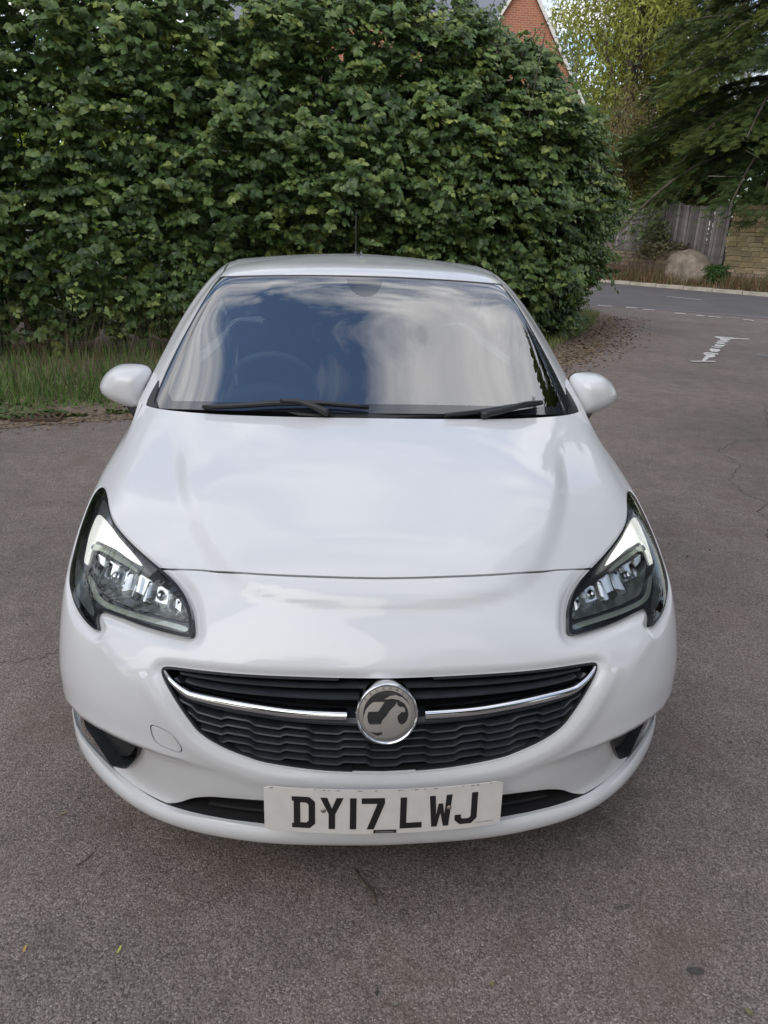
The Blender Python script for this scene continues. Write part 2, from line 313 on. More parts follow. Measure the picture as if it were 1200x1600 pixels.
def surf(net,u,v,off=0,feat=True):
    """points and unit normals of the body skin"""
    u=np.atleast_1d(np.asarray(u,float)); v=np.atleast_1d(np.asarray(v,float)); e=1.5e-3
    vm=(VL if net=='L' else VU)[-1]
    def basen(u,v):
        P=base(net,u,v); Pu=base(net,np.minimum(u+1e-3,5.3),v)-base(net,np.maximum(u-1e-3,0),v); Pv=base(net,u,np.minimum(v+1e-3,vm))-base(net,u,np.maximum(v-1e-3,0))
        n=np.cross(Pu,Pv); n/=np.linalg.norm(n,axis=1)[:,None]+1e-12; return P,n
    def full(u,v):
        P,n=basen(u,v); 
        if net=='L' and feat: P=P+n*disp(u,v)[:,None]
        return P
    P0,n0=basen(u,v)
    if net=='L' and feat:
        P=P0+n0*disp(u,v)[:,None]
        Pu=full(np.minimum(u+e,5.3),v)-full(np.maximum(u-e,0),v); Pv=full(u,np.minimum(v+e,vm))-full(u,np.maximum(v-e,0))
        n=np.cross(Pu,Pv); n/=np.linalg.norm(n,axis=1)[:,None]+1e-12
    else: P=P0; n=n0
    n[u<1e-5,0]=0; n/=np.linalg.norm(n,axis=1)[:,None]
    P=P+(off*n0 if np.ndim(off)==0 else off[:,None]*n0)
    P[u<1e-5,0]=0
    return P,n
def strip(P,w):
    """closed thin polygon round an open polyline"""
    P=np.array(P,float); T=np.gradient(P,axis=0); T/=np.linalg.norm(T,axis=1)[:,None]; Nn=np.stack([-T[:,1],T[:,0]],1)
    return np.vstack([P+Nn*w/2,(P-Nn*w/2)[::-1]])
def cut_patch(net,polys,lines,grid,umin=0,umax=5.3,vmin=0,vmax=None):
    """triangulate the (u,v) domain with the closed polys as constraints; returns uv, tris, constraint edge set"""
    vmax=vmax if vmax is not None else (VL if net=='L' else VU)[-1]
    pts=[];edges=[];nhard=0
    def clip(p): return (min(max(p[0],umin),umax),min(max(p[1],vmin),vmax))
    for P in polys:
        b=len(pts); C=[clip(p) for p in P]; pts+=C; n=len(C)
        for i in range(n):
            if C[i]!=C[(i+1)%n]: edges.append((b+i,b+(i+1)%n))
    nhard=len(edges)
    for P in lines:
        b=len(pts); C=[clip(p) for p in P]; pts+=C; edges+=[(b+i,b+i+1) for i in range(len(C)-1) if C[i]!=C[i+1]]
    G=[]
    us=[];u=umin
    while u<umax-1e-6: us.append(u); u+=grid(u)[0]
    us.append(umax)
    for i,u in enumerate(us):
        st=grid(u)[1]; n=max(2,int(round((vmax-vmin)/st)))
        for k in range(n+1):
            G.append((u,vmin+(vmax-vmin)*k/n))
    G=np.array(G); keep=np.ones(len(G),bool)
    A=np.array(pts)
    if len(edges):
        E=np.array(edges); 
        for a,b in E:
            p=A[a];q=A[b]
            lo=np.minimum(p,q)-.007; hi=np.maximum(p,q)+.007
            m=np.where((G[:,0]>lo[0])&(G[:,0]<hi[0])&(G[:,1]>lo[1])&(G[:,1]<hi[1]))[0]
            if len(m)==0: continue
            d=q-p; t=np.clip(((G[m]-p)@d)/(d@d+1e-12),0,1); r=np.linalg.norm(G[m]-(p+t[:,None]*d),axis=1); keep[m[r<.006]]=False
    bd=(np.abs(G[:,0]-umin)<1e-9)|(np.abs(G[:,0]-umax)<1e-9)|(np.abs(G[:,1]-vmin)<1e-9)|(np.abs(G[:,1]-vmax)<1e-9)
    corner=(bd)&(((np.abs(G[:,0]-umin)<1e-9)|(np.abs(G[:,0]-umax)<1e-9))&((np.abs(G[:,1]-vmin)<1e-9)|(np.abs(G[:,1]-vmax)<1e-9))); keep|=corner
    keep|=(np.abs(G[:,0]-umin)<1e-9)
    allp=[Vector(p) for p in pts]+[Vector(p) for p in G[keep]]
    r=delaunay_2d_cdt(allp,edges,[],0,1e-6)
    vv=np.array([tuple(p) for p in r[0]]); ff=np.array([list(f) for f in r[2] if len(f)==3])
    ce=set()
    for e,o in zip(r[1],r[3+1] if False else r[4]):
        if any(k<nhard for k in o): ce.add((min(e),max(e)))
    # orient triangles so that +u x +v is positive
    a=vv[ff[:,1]]-vv[ff[:,0]]; b=vv[ff[:,2]]-vv[ff[:,0]]; ar=a[:,0]*b[:,1]-a[:,1]*b[:,0]
    ff=ff[np.abs(ar)>1e-9]; ar=ar[np.abs(ar)>1e-9]; ff[ar<0]=ff[ar<0][:,::-1]
    return vv,ff,ce
def components(ff,ce):
    ed={}
    for i,f in enumerate(ff):
        for k in range(3):
            a,b=int(f[k]),int(f[(k+1)%3]); ed.setdefault((min(a,b),max(a,b)),[]).append(i)
    par=list(range(len(ff)))
    def find(x):
        while par[x]!=x: par[x]=par[par[x]]; x=par[x]
        return x
    for e,l in ed.items():
        if e in ce or len(l)<2: continue
        ra,rb=find(l[0]),find(l[1]); par[ra]=rb
    return np.array([find(i) for i in range(len(ff))])
def panel(name,net,vv,ff,mat,parent,mirror,off=0,flange=.012,feat=True,sides=(1,-1),tint=None,flip_flange=False):
    """mirror=True: one mesh across the centre line; False: one object for each side"""
    ids=np.unique(ff); mp=-np.ones(len(vv),int); mp[ids]=np.arange(len(ids)); F=mp[ff]; uv=vv[ids]
    P,n=surf(net,uv[:,0],uv[:,1],off,feat)
    ed={}
    for f in F:
        for k in range(3):
            a,b=int(f[k]),int(f[(k+1)%3]); key=(min(a,b),max(a,b))
            ed[key]=None if key in ed else (a,b)
    bnd=[e for e in ed.values() if e is not None and not(mirror and uv[e[0],0]<1e-5 and uv[e[1],0]<1e-5) and not(mirror and P[e[0],0]<1e-6 and P[e[1],0]<1e-6)]
    V=P.copy(); Nn=n.copy(); FF=[tuple(f) for f in F.tolist()]
    if flange and bnd:
        E=np.array(bnd); A=P[E[:,0]]; B=P[E[:,1]]; na=n[E[:,0]]; nb=n[E[:,1]]
        A2=A-na*flange; B2=B-nb*flange
        fn=np.cross(A2-A,B-A); fn/=np.linalg.norm(fn,axis=1)[:,None]+1e-12
        # flange faces point out of the panel
        b0=len(V); Q=np.stack([A,A2,B2,B],1).reshape(-1,3); 
        V=np.vstack([V,Q]); Nn=np.vstack([Nn,np.repeat(fn,4,axis=0)])
        FF+= [(b0+4*i,b0+4*i+1,b0+4*i+2,b0+4*i+3) for i in range(len(bnd))]
    V=np.array(V); objs=[]
    if mirror:
        c=V[:,0]<1e-6; c[len(P):]=False
        m2=np.full(len(V),-1); m2[c]=np.where(c)[0]; k=np.where(~c)[0]; m2[k]=len(V)+np.arange(len(k))
        V2=V[k]*[-1,1,1]; N2=Nn[k]*[-1,1,1]
        F2=[tuple(int(m2[i]) for i in f[::-1]) for f in FF]
        objs.append(mk(name,np.vstack([V,V2]),FF+F2,mat,parent,True,np.vstack([Nn,N2])))
    else:
        if 1 in sides: objs.append(mk(name,V,FF,mat,parent,True,Nn))
        if -1 in sides: objs.append(mk(name,V*[-1,1,1],[f[::-1] for f in FF],mat,parent,True,Nn*[-1,1,1]))
    return objs
def poly_fill(poly,step,inside_extra=None):
    """triangulated interior of a uv polygon"""
    poly=np.array(poly); lo=poly.min(0); hi=poly.max(0)
    g=np.array([(u,v) for u in np.arange(lo[0],hi[0],step) for v in np.arange(lo[1],hi[1],step)])
    g=g[pip(poly,g)]
    if len(g): D,_,_=pdist(poly,g,True); g=g[D>step*.4]
    pts=[Vector(p) for p in poly]+[Vector(p) for p in g]; n=len(poly)
    r=delaunay_2d_cdt(pts,[(i,(i+1)%n) for i in range(n)],[],1,1e-7)
    vv=np.array([tuple(p) for p in r[0]]); ff=np.array([list(f) for f in r[2] if len(f)==3])
    a=vv[ff[:,1]]-vv[ff[:,0]]; b=vv[ff[:,2]]-vv[ff[:,0]]; ar=a[:,0]*b[:,1]-a[:,1]*b[:,0]; ff[ar<0]=ff[ar<0][:,::-1]
    return vv,ff
def pan(name,net,poly,depth,mat,parent,wall=None,step=.03,mirror=False,side=1,top=-.004):
    """recessed pan: floor at -depth with walls up to just under the skin"""
    vv,ff=poly_fill(poly,step); uc=np.clip(vv[:,0],0,5.3); vc=np.clip(vv[:,1],0,None)
    P,n=surf(net,uc,vc,0,False)
    F=P-n*depth; V=F.copy(); FF=[tuple(f) for f in ff.tolist()]
    ed={}
    for f in ff:
        for k in range(3):
            a,b=int(f[k]),int(f[(k+1)%3]); key=(min(a,b),max(a,b)); ed[key]=None if key in ed else (a,b)
    b0=len(V); T=P+n*top; V=np.vstack([V,T])
    for e in ed.values():
        if e is None: continue
        a,b=e
        if mirror and uc[a]<1e-5 and uc[b]<1e-5: continue
        FF.append((a,b0+a,b0+b,b))
    if mirror:
        V2=V*[-1,1,1]; k=len(V); FF=FF+[tuple(i+k for i in f[::-1]) for f in FF]; V=np.vstack([V,V2])
    elif side<0: V=V*[-1,1,1]; FF=[f[::-1] for f in FF]
    return mk(name,V,FF,mat,parent)
def sweep(name,net,path,sec,mat,parent,mirror=False,side=1,smooth=True,closed=True,scale=None,n=3,angle=40):
    """sweep a section [(outward, upward)] along a uv path on the skin"""
    Q=smooth_poly(path,n,False); P,nn=surf(net,np.maximum(Q[:,0],0),np.maximum(Q[:,1],0),0,False)
    P[:,0]=np.where(Q[:,0]<0,-0,P[:,0])
    T=np.gradient(P,axis=0); T/=np.linalg.norm(T,axis=1)[:,None]+1e-12
    up=np.cross(T,nn); up/=np.linalg.norm(up,axis=1)[:,None]; 
    if up[:,2].mean()<0: up=-up
    m=len(sec); V=[];F=[]
    for i in range(len(P)):
        s=1 if scale is None else (scale(i/(len(P)-1)))
        for (o,a) in sec: V.append(P[i]+nn[i]*o+up[i]*a*s)
    for i in range(len(P)-1):
        for k in range(m if closed else m-1):
            F.append((i*m+k,i*m+(k+1)%m,(i+1)*m+(k+1)%m,(i+1)*m+k))
    if closed: F.append(tuple(range(m))); F.append(tuple((len(P)-1)*m+k for k in range(m))[::-1])
    V=np.array(V)
    if mirror: k=len(V); V=np.vstack([V,V*[-1,1,1]]); F=F+[tuple(i+k for i in f[::-1]) for f in F]
    elif side<0: V=V*[-1,1,1]; F=[f[::-1] for f in F]
    o=mk(name,V,F,mat,parent,smooth)
    bm=bmesh.new(); bm.from_mesh(o.data); bmesh.ops.recalc_face_normals(bm,faces=bm.faces); bm.to_mesh(o.data); bm.free()
    if smooth: o.data.set_sharp_from_angle(angle=R_(angle))
    return o
# ---------------------------------------------------------------- materials of the car
M_paint=mat('white_paint',(.775,.78,.79),.35,coat=.85,coat_rough=.02,var=.012,vscale=3,spec=.5)
M_black=mat('satin_black_plastic',(.018,.019,.022),.42,var=.15,vscale=40,bump=.05,bscale=400)
M_grille=mat('dark_grille_plastic',(.030,.033,.040),.38,var=.2,vscale=30)
M_gloss=mat('gloss_black',(.012,.012,.014),.06,coat=1)
M_void=mat('dark_recess',(.010,.010,.011),.8)
M_chrome=mat('chrome',(.82,.83,.85),.07,metal=1)
M_chrome2=mat('brushed_reflector',(.74,.76,.76),.30,metal=1)
M_rubber=mat('tyre_rubber',(.022,.022,.022),.75,var=.2,bump=.2,bscale=80)
M_rim=mat('silver_alloy',(.45,.46,.48),.3,metal=.8,coat=.5)
M_seat=mat('charcoal_seat_cloth',(.05,.052,.058),.9,var=.2,vscale=60)
M_dash=mat('dark_dashboard',(.035,.037,.042),.6,bump=.1,bscale=300)
M_trimgrey=mat('grey_interior_trim',(.16,.16,.155),.8)
M_glass=sharp_glass('windscreen_glass',(.50,.60,.62),f0=.31)
M_side=sharp_glass('side_window_glass',(.35,.40,.40),f0=.07)
M_lens=sharp_glass('lamp_lens',(.93,.95,.95),f0=.05)
M_frit=mat('glass_edge_band',(.02,.024,.032),.03,coat=1,spec=.9)
M_red=mat('tail_lamp_red',(.35,.01,.01),.1,coat=1)
M_drl=mat('daytime_lamp',(.9,.92,.88),.12,metal=.7,emit=(1,1,.93),estr=.55)
M_pipe=mat('light_guide',(.62,.66,.58),.12,metal=.55,coat=1)
M_plate=mat('plate_white',(.76,.73,.69),.35,coat=.4,var=.05,vscale=30)
M_ink=mat('plate_black_ink',(.012,.012,.014),.35,coat=.3)
M_floorlamp=mat('lamp_floor',(.22,.235,.23),.28,metal=.5,var=.25,vscale=25)
CAR=empty('parked_car',(0,2.0,0))
tag(CAR,'white three-door hatchback parked facing the camera, headlights on, plate DY17 LWJ','car')
class Shift: pass
def car_child(o): return o
def build_body():
    gridL=lambda u:(.0115,.0118) if u<1.05 else (.02,.02) if u<1.3 else (.05,.045)
    inner=lambda P,w:strip(np.vstack([P,P[:1]]),w)
    doorseam=[(1.83,1.43),(1.83,.06),(2.95,.06),(2.95,1.43)]
    seams=[strip(SEAM_BON,.0048),strip([(1.0,.79),(1.05,.9),(1.075,1.0),(1.06,1.12),(1.02,1.27),(.96,1.44)],.004),
        strip([(.915,.52),(.95,.47),(.985,.39),(1.0,.31),(1.045,.22)],.003),
        strip(doorseam[:2],.0035),strip([(1.83,.0625),(2.95,.0625)],.005),strip(doorseam[2:],.005),strip([(1.83,.075),(1.83,-.01)],.005),
        strip([(4.70,1.43),(4.70,.63),(4.69,.60)],.005),strip([(4.23,.22),(4.36,.42),(4.50,.56),(4.70,.615),(5.31,.615)],.005)]
    TL=np.array([(4.12,.80),(4.30,.74),(4.62,.78),(4.64,.95),(4.60,1.20),(4.35,1.28),(4.22,1.10)])
    towo=strip(np.vstack([TOW,TOW[:1]]),.003); n=len(TOW)+1
    tow_out,tow_in=towo[:n-1],towo[n:2*n-1]
    if pip(tow_out,np.array([[.475,.25]]))[0]:
        if abs(np.ptp(tow_out[:,0]))<abs(np.ptp(tow_in[:,0])): tow_out,tow_in=tow_in,tow_out
    closed=[HL,GR,IN,FOG,ARF,ARR,TL,tow_out,tow_in]
    soft=[SWG,np.array([(p[0],p[1]-.008) for p in SWG]),np.array([(p[0],p[1]+.008) for p in SWG])]
    def ring_out(P,w,closed_):
        Q=np.vstack([P,P[:1]]) if closed_ else P
        st=strip(Q,2*w); n_=len(Q); a_,b_=st[:n_],st[n_:]
        ref=np.vstack([P,[(0,.3)]]) if not closed_ else P
        return b_ if pip(ref,a_[n_//3:n_//3+1])[0] else a_
    for w_ in (.005,.010,.016,.023,.031): soft+=[ring_out(GR,w_,False)]
    for w_ in (.0045,.010,.017,.026,.036): soft+=[ring_out(HL,w_,True)]
    for w_ in (.005,.011): soft+=[ring_out(IN[:-1],w_,False)]
    vv,ff,ce=cut_patch('L',closed+seams,soft,gridL)
    cen=vv[ff].mean(1)
    softce=set()
    drop=np.zeros(len(ff),bool)
    for P in (HL,GR,IN,FOG,ARF,ARR,TL): drop|=pip(P,cen)
    drop|=pip(tow_out,cen)&~pip(tow_in,cen)
    for P in seams: drop|=pip(P,cen)
    # soft feature lines must not split panels: forget them as walls
    keep=np.where(~drop)[0]
    def onsoft(e):
        m=(vv[e[0]]+vv[e[1]])/2
        for S in soft:
            D,_,_=pdist(S,m[None]); 
            if D[0]<1e-4: return True
        return False
    ce2=ce
    comp=components(ff[keep],ce2)
    names=[('bonnet',(.1,1.0),True),('front_bumper',(.1,.5),True),('front_wing',(1.4,.9),False),('door',(2.4,.7),False),('rear_wing',(3.4,.8),False),('tailgate',(5.0,1.0),True),('rear_bumper',(5.0,.3),True),('tow_eye_cover',(.475,.25),False)]
    ck=cen[keep]; out={}
    cnt={}
    for nme,seed,mir in names:
        m_=np.argmin(((ck-seed)**2).sum(1)); c=comp[m_]; sel=keep[comp==c]; cnt[nme]=len(sel)
        sides=(-1,) if nme=='tow_eye_cover' else (1,-1)
        out[nme]=panel(nme,'L',vv,ff[sel],M_paint,CAR,mir,flange=.002 if nme=='tow_eye_cover' else .014,sides=sides)
        if nme=='tow_eye_cover': # the other side has no cover: fill it with paint as part of the bumper
            cover_other=panel('bumper_infill','L',vv,ff[sel],M_paint,CAR,False,flange=0,sides=(1,))
            ring=np.where(pip(tow_out,cen)&~pip(tow_in,cen))[0]
            cover_ring=panel('bumper_infill','L',vv,ff[ring],M_paint,CAR,False,flange=0,sides=(1,))
            bump=out['front_bumper'][0]
            for o in cover_other+cover_ring:
                o.parent=bump; o.name='bumper_infill'
            infill=mk('tow_eye_recess',*_patch('L',tow_out,-.004),M_void,out[nme][0]); infill.data.transform(Matrix.Diagonal((-1,1,1,1)))
    print('components',cnt)
    left=set(comp)-set(comp[np.argmin(((ck-s)**2).sum(1))] for _,s,_ in names)
    for c in left:
        sel=keep[comp==c]; print('leftover',len(sel),vv[ff[sel]].mean((0,1)))
        if len(sel)>2: panel('body_panel','L',vv,ff[sel],M_paint,CAR,False)
    # tail lamps
    sel=np.where(pip(TL,cen))[0]; panel('tail_lamp','L',vv,ff[sel],M_red,CAR,False,off=.002)
    return out
def _patch(net,poly,off,step=.02,feat=False):
    vv,ff=poly_fill(poly,step); P,n=surf(net,np.clip(vv[:,0],0,5.3),np.clip(vv[:,1],0,None),off,feat); return P,[tuple(f) for f in ff.tolist()]
OUT=build_body()
def build_greenhouse():
    grid=lambda u:(.03,.03) if u<1.3 else (.07,.05)
    WG=np.vstack([smooth_poly([(0,.028),(.3,.030),(.6,.022),(.79,.006)],3,False),smooth_poly([(.832,.05),(.832,.2),(.815,.4),(.805,.54),(.822,.715),(.852,.825)],3,False),smooth_poly([(.80,.835),(.54,.826),(.27,.818),(0,.814)],3,False)])
    FR=np.vstack([smooth_poly([(0,.075),(.3,.075),(.6,.066),(.735,.055)],3,False),smooth_poly([(.768,.09),(.770,.2),(.758,.4),(.75,.54),(.758,.70),(.772,.78)],3,False),smooth_poly([(.74,.800),(.5,.800),(.25,.797),(.095,.795)],3,False),smooth_poly([(.088,.76),(.066,.70),(.035,.668),(0,.658)],3,False)])
    CT=np.array([(.79,-.01),(.80,.006),(.832,.05),(.834,.1),(.872,.15),(.885,.14),(.905,.085),(.912,.03),(.90,-.01)])
    W1=smooth_poly([(1.28,.06),(1.9,.05),(2.84,.05),(2.84,.40),(2.84,.78),(2.3,.80),(1.90,.77),(1.55,.50)],2)
    W1=np.array([(1.28,.05),(2.84,.05),(2.84,.78),(2.3,.80),(1.92,.78),(1.7,.64),(1.5,.42)])
    W2=np.array([(3.0,.06),(3.85,.12),(3.98,.3),(3.75,.70),(3.0,.78)])
    W3=np.array([(4.80,.14),(5.31,.12),(5.31,.76),(4.84,.74)])
    DI=strip([(.853,.836),(.90,.862),(.98,.888),(1.15,.912),(1.42,.93),(2,.95),(4.3,.95)],.027)
    RS=strip([(4.295,.95),(4.5,.87),(5.31,.86)],.005)
    CW=np.array([(0,-.01),(.80,-.01),(.80,.004),(.6,.022),(.3,.03),(0,.028)])
    SE=np.vstack([smooth_poly([(.79,.006),(.838,.04),(.840,.2),(.823,.4),(.813,.54),(.830,.715),(.858,.83)],3,False),smooth_poly([(.80,.842),(.54,.833),(.27,.825),(0,.821)],3,False),smooth_poly([(0,.814),(.27,.818),(.54,.826),(.80,.835)],3,False),smooth_poly([(.852,.825),(.822,.715),(.805,.54),(.815,.4),(.832,.2),(.832,.05)],3,False)])
    fl=smooth_poly([(1.28,.0),(1.28,.05),(1.5,.42),(1.7,.64),(1.92,.78)],1,False)
    vv,ff,ce=cut_patch('U',[WG,FR,CT,W1,W2,W3,DI,RS,CW,SE],[],grid)
    cen=vv[ff].mean(1)
    inn=lambda P:pip(P,cen)
    g=inn(WG); f=inn(FR); se=inn(SE)&~g; ct=inn(CT)&~g&~se; cw=inn(CW)&~g&~ct; w1=inn(W1);w2=inn(W2);w3=inn(W3);di=inn(DI)&~g&~se;rs=inn(RS)
    o=panel('windscreen','U',vv,ff[g&f],M_glass,CAR,True,flange=0,off=-.003)[0]
    panel('edge_band','U',vv,ff[g&~f],M_frit,o,True,flange=0,off=-.003)
    panel('windscreen_seal','U',vv,ff[se],M_black,CAR,True,flange=.004,off=-.002)
    panel('cowl_panel','U',vv,ff[cw],M_black,CAR,True,flange=.02,off=-.004)
    panel('corner_trim','U',vv,ff[ct],M_black,CAR,False,flange=.004,off=.001)
    for w in (w1,w2): panel('side_window','U',vv,ff[w],M_side,CAR,False,flange=.003,off=-.003)
    panel('rear_window','U',vv,ff[w3],M_side,CAR,True,flange=.003,off=-.003)
    panel('roof_channel','U',vv,ff[di],mat('channel_black',(.014,.015,.018),.3),CAR,False,flange=.008,off=-.001)
    rest=~(g|se|ct|cw|w1|w2|w3|di|rs)
    top=rest&((cen[:,1]>.86)|((cen[:,0]<.87)&(cen[:,1]>.80)))
    k=np.where(rest)[0]; comp=components(ff[k],ce)
    ck=cen[k]; done=set()
    for nme,seed,mir in (('roof',(.2,1.3),True),('window_frame',(1.1,.4),False),('tailgate_top',(5.2,.82),True)):
        c=comp[np.argmin(((ck-seed)**2).sum(1))]
        if c in done: continue
        done.add(c); panel(nme,'U',vv,ff[k[comp==c]],M_paint,CAR,mir,flange=.012)
    for c in set(comp)-done:
        sel=k[comp==c]
        if len(sel)<12: continue
        print('U leftover',len(sel),vv[ff[sel]].mean((0,1)).round(2))
        panel('body_panel','U',vv,ff[sel],M_paint,CAR,False)
build_greenhouse()
# ---------------------------------------------------------------- headlights
def raised(name,poly,off,depth,mat,parent,side,net='L',step=.02):
    vv,ff=poly_fill(poly,step); P,n=surf(net,np.clip(vv[:,0],0,5.3),np.clip(vv[:,1],0,None),0,False)
    A=P+n*(off(vv) if callable(off) else off)[:,None] if callable(off) else P+n*off
    ed={}
    for f in ff:
        for k in range(3):
            a,b=int(f[k]),int(f[(k+1)%3]); key=(min(a,b),max(a,b)); ed[key]=None if key in ed else (a,b)
    V=np.vstack([A,A-n*depth]); N0=len(A); F=[tuple(f) for f in ff.tolist()]
    for e in ed.values():
        if e: F.append((e[1],e[0],N0+e[0],N0+e[1]))
    V=V*[side,1,1]
    if side<0: F=[f[::-1] for f in F]
    return mk(name,V,F,mat,parent,False)
def inset(poly,w):
    s=strip(np.vstack([poly,poly[:1]]),2*w); n=len(poly)+1; a,b=s[:n-1],s[n:2*n-1]
    A=lambda p:abs(np.sum(p[:,0]*np.roll(p[:,1],-1)-np.roll(p[:,0],-1)*p[:,1]))
    return a if A(a)<A(b) else b
DRL=[(.975,.70),(.955,.635),(.90,.598),(.862,.572),(.838,.578),(.846,.596),(.866,.628),(.858,.662),(.80,.682),(.738,.690),(.672,.674),(.635,.668),(.69,.706),(.755,.737),(.81,.752),(.90,.742)]
DRT=[(1.035,.752),(.985,.69),(.975,.708),(.90,.749),(.815,.758),(.83,.776),(.92,.788)]
PLOW=[(.785,.560),(.748,.537),(.715,.521),(.68,.5195),(.627,.5235),(.56,.5235),(.498,.5185),(.458,.512),(.462,.524),(.55,.5355),(.633,.537),(.688,.5335),(.717,.541),(.752,.562),(.772,.566)]
PUP=[(.860,.630),(.847,.650),(.79,.6715),(.697,.6715),(.645,.653),(.640,.643),(.70,.655),(.78,.657),(.842,.629)]
CHM=[(.832,.615),(.80,.640),(.726,.650),(.663,.646),(.606,.635),(.555,.618),(.513,.597),(.483,.573),(.468,.551),(.462,.537),(.505,.540),(.57,.547),(.64,.5485),(.698,.548),(.735,.565),(.785,.59)]
MRK=[(.93,.535),(.80,.552),(.757,.527),(.722,.506),(.698,.478),(.762,.483),(.82,.492),(.88,.508)]
def build_headlight(side):
    rim=inset(HL,.0075)
    h=pan('headlight','L',HL,.062,M_gloss,CAR,step=.03,side=side,top=-.003)
    # black border ring flush with the skin
    vv,ff,ce=cut_patch('L',[HL,rim],[],lambda u:(.03,.03),umin=.40,umax=1.25,vmin=.42,vmax=.88)
    cen=vv[ff].mean(1); ring=pip(HL,cen)&~pip(rim,cen); ins=pip(rim,cen)
    sh=inset(HL,.0025); 
    o=panel('lamp_border','L',vv,ff[ring],mat('lamp_border_black',(.012,.013,.017),.25,spec=.35),h,False,off=-.002,flange=.03,feat=False,sides=(side,))[0]
    panel('lens','L',vv,ff[ins],M_lens,h,False,off=-.0015,flange=0,feat=False,sides=(side,))
    sp=lambda P:smooth_poly(P,3)
    raised('daytime_running_light',sp(DRL),-.016,.03,M_drl,h,side)
    raised('upper_reflector',sp(DRT),-.019,.03,mat('dull_reflector',(.42,.44,.46),.3,metal=.8),h,side)
    raised('light_guide',sp(PUP),-.014,.02,M_pipe,h,side)
    raised('light_guide',sp(PLOW),-.012,.03,M_pipe,h,side)
    raised('side_marker',sp(MRK),-.012,.03,M_floorlamp,h,side)
    # bezel: smoked surround under the lens with the lamp chamber cut out
    bez=inset(HL,.0085); ch=sp(CHM)
    vv,ff,ce=cut_patch('L',[bez,ch],[],lambda u:(.03,.03),umin=.40,umax=1.25,vmin=.42,vmax=.88)
    cen=vv[ff].mean(1); panel('bezel','L',vv,ff[pip(bez,cen)&~pip(ch,cen)],mat('smoked_bezel',(.085,.088,.10),.25,coat=.5,metal=.5),h,False,off=-.022,flange=.035,feat=False,sides=(side,))
    # reflector bowls: fluted upper half, flat floor below
    def vb(u): return np.interp(u,[.46,.57,.70,.735,.785,.83],[.537,.547,.548,.565,.59,.61])
    def vt(u): return np.interp(u,[.46,.483,.513,.555,.606,.663,.726,.80,.832],[.545,.573,.597,.618,.635,.646,.650,.640,.62])
    def refl_off(vv):
        u=vv[:,0]; t=(vv[:,1]-vb(u))/(vt(u)-vb(u)+1e-4); fl=((u-.46)/.058)%1
        big=((u-.455)/.17)%1
        return np.where(t<.5,-.018-.075*np.clip(t,0,1),-.052+.010*((fl-.5)*2)**2+.020*((big-.5)*2)**2+.02*np.clip(t-.5,0,1))
    g=poly_fill(ch,.0065); 
    for nm,lo,hi,m in (('lamp_floor',-9,.5,M_floorlamp),('reflector',.5,9,M_chrome2)):
        vv,ff=g; c=vv[ff].mean(1); t=(c[:,1]-vb(c[:,0]))/(vt(c[:,0])-vb(c[:,0])+1e-4); sel=ff[(t>=lo)&(t<hi)]
        ids=np.unique(sel); mp=-np.ones(len(vv),int); mp[ids]=np.arange(len(ids)); q=vv[ids]
        P,n=surf('L',q[:,0],q[:,1],0,False); V=(P+n*refl_off(q)[:,None])*[side,1,1]; F=mp[sel]
        if side<0:F=F[:,::-1]
        mk(nm,V,[tuple(f) for f in F.tolist()],m,h,False)
    for uu,vvv in ((.565,.598),(.715,.612)):
        P,n=surf('L',[uu],[vvv],-.034,False); b=MB(); b.lathe([(0,-.004),(.007,-.002),(.010,.006),(.010,.02),(.0,.022)],16,'y',tuple((P[0]*[side,1,1])))
        b.build('bulb_shield',M_chrome,h,True)
    # vertical dividers between the flutes
    for uu in (.507,.60,.632,.668,.745):
        v0,v1=float(vb(uu))+.028,float(vt(uu))-.004
        Q=[(uu-.0022,v0),(uu+.0022,v0),(uu+.0022,v1),(uu-.0022,v1)]
        P,n=surf('L',[q[0] for q in Q],[q[1] for q in Q],0,False); V=np.vstack([P-n*.024,P-n*.055])*[side,1,1]
        mk('reflector_rib',V,[(0,1,2,3),(0,4,5,1),(1,5,6,2),(2,6,7,3),(3,7,4,0)],M_chrome,h)
    return h
for s in (1,-1): build_headlight(s)
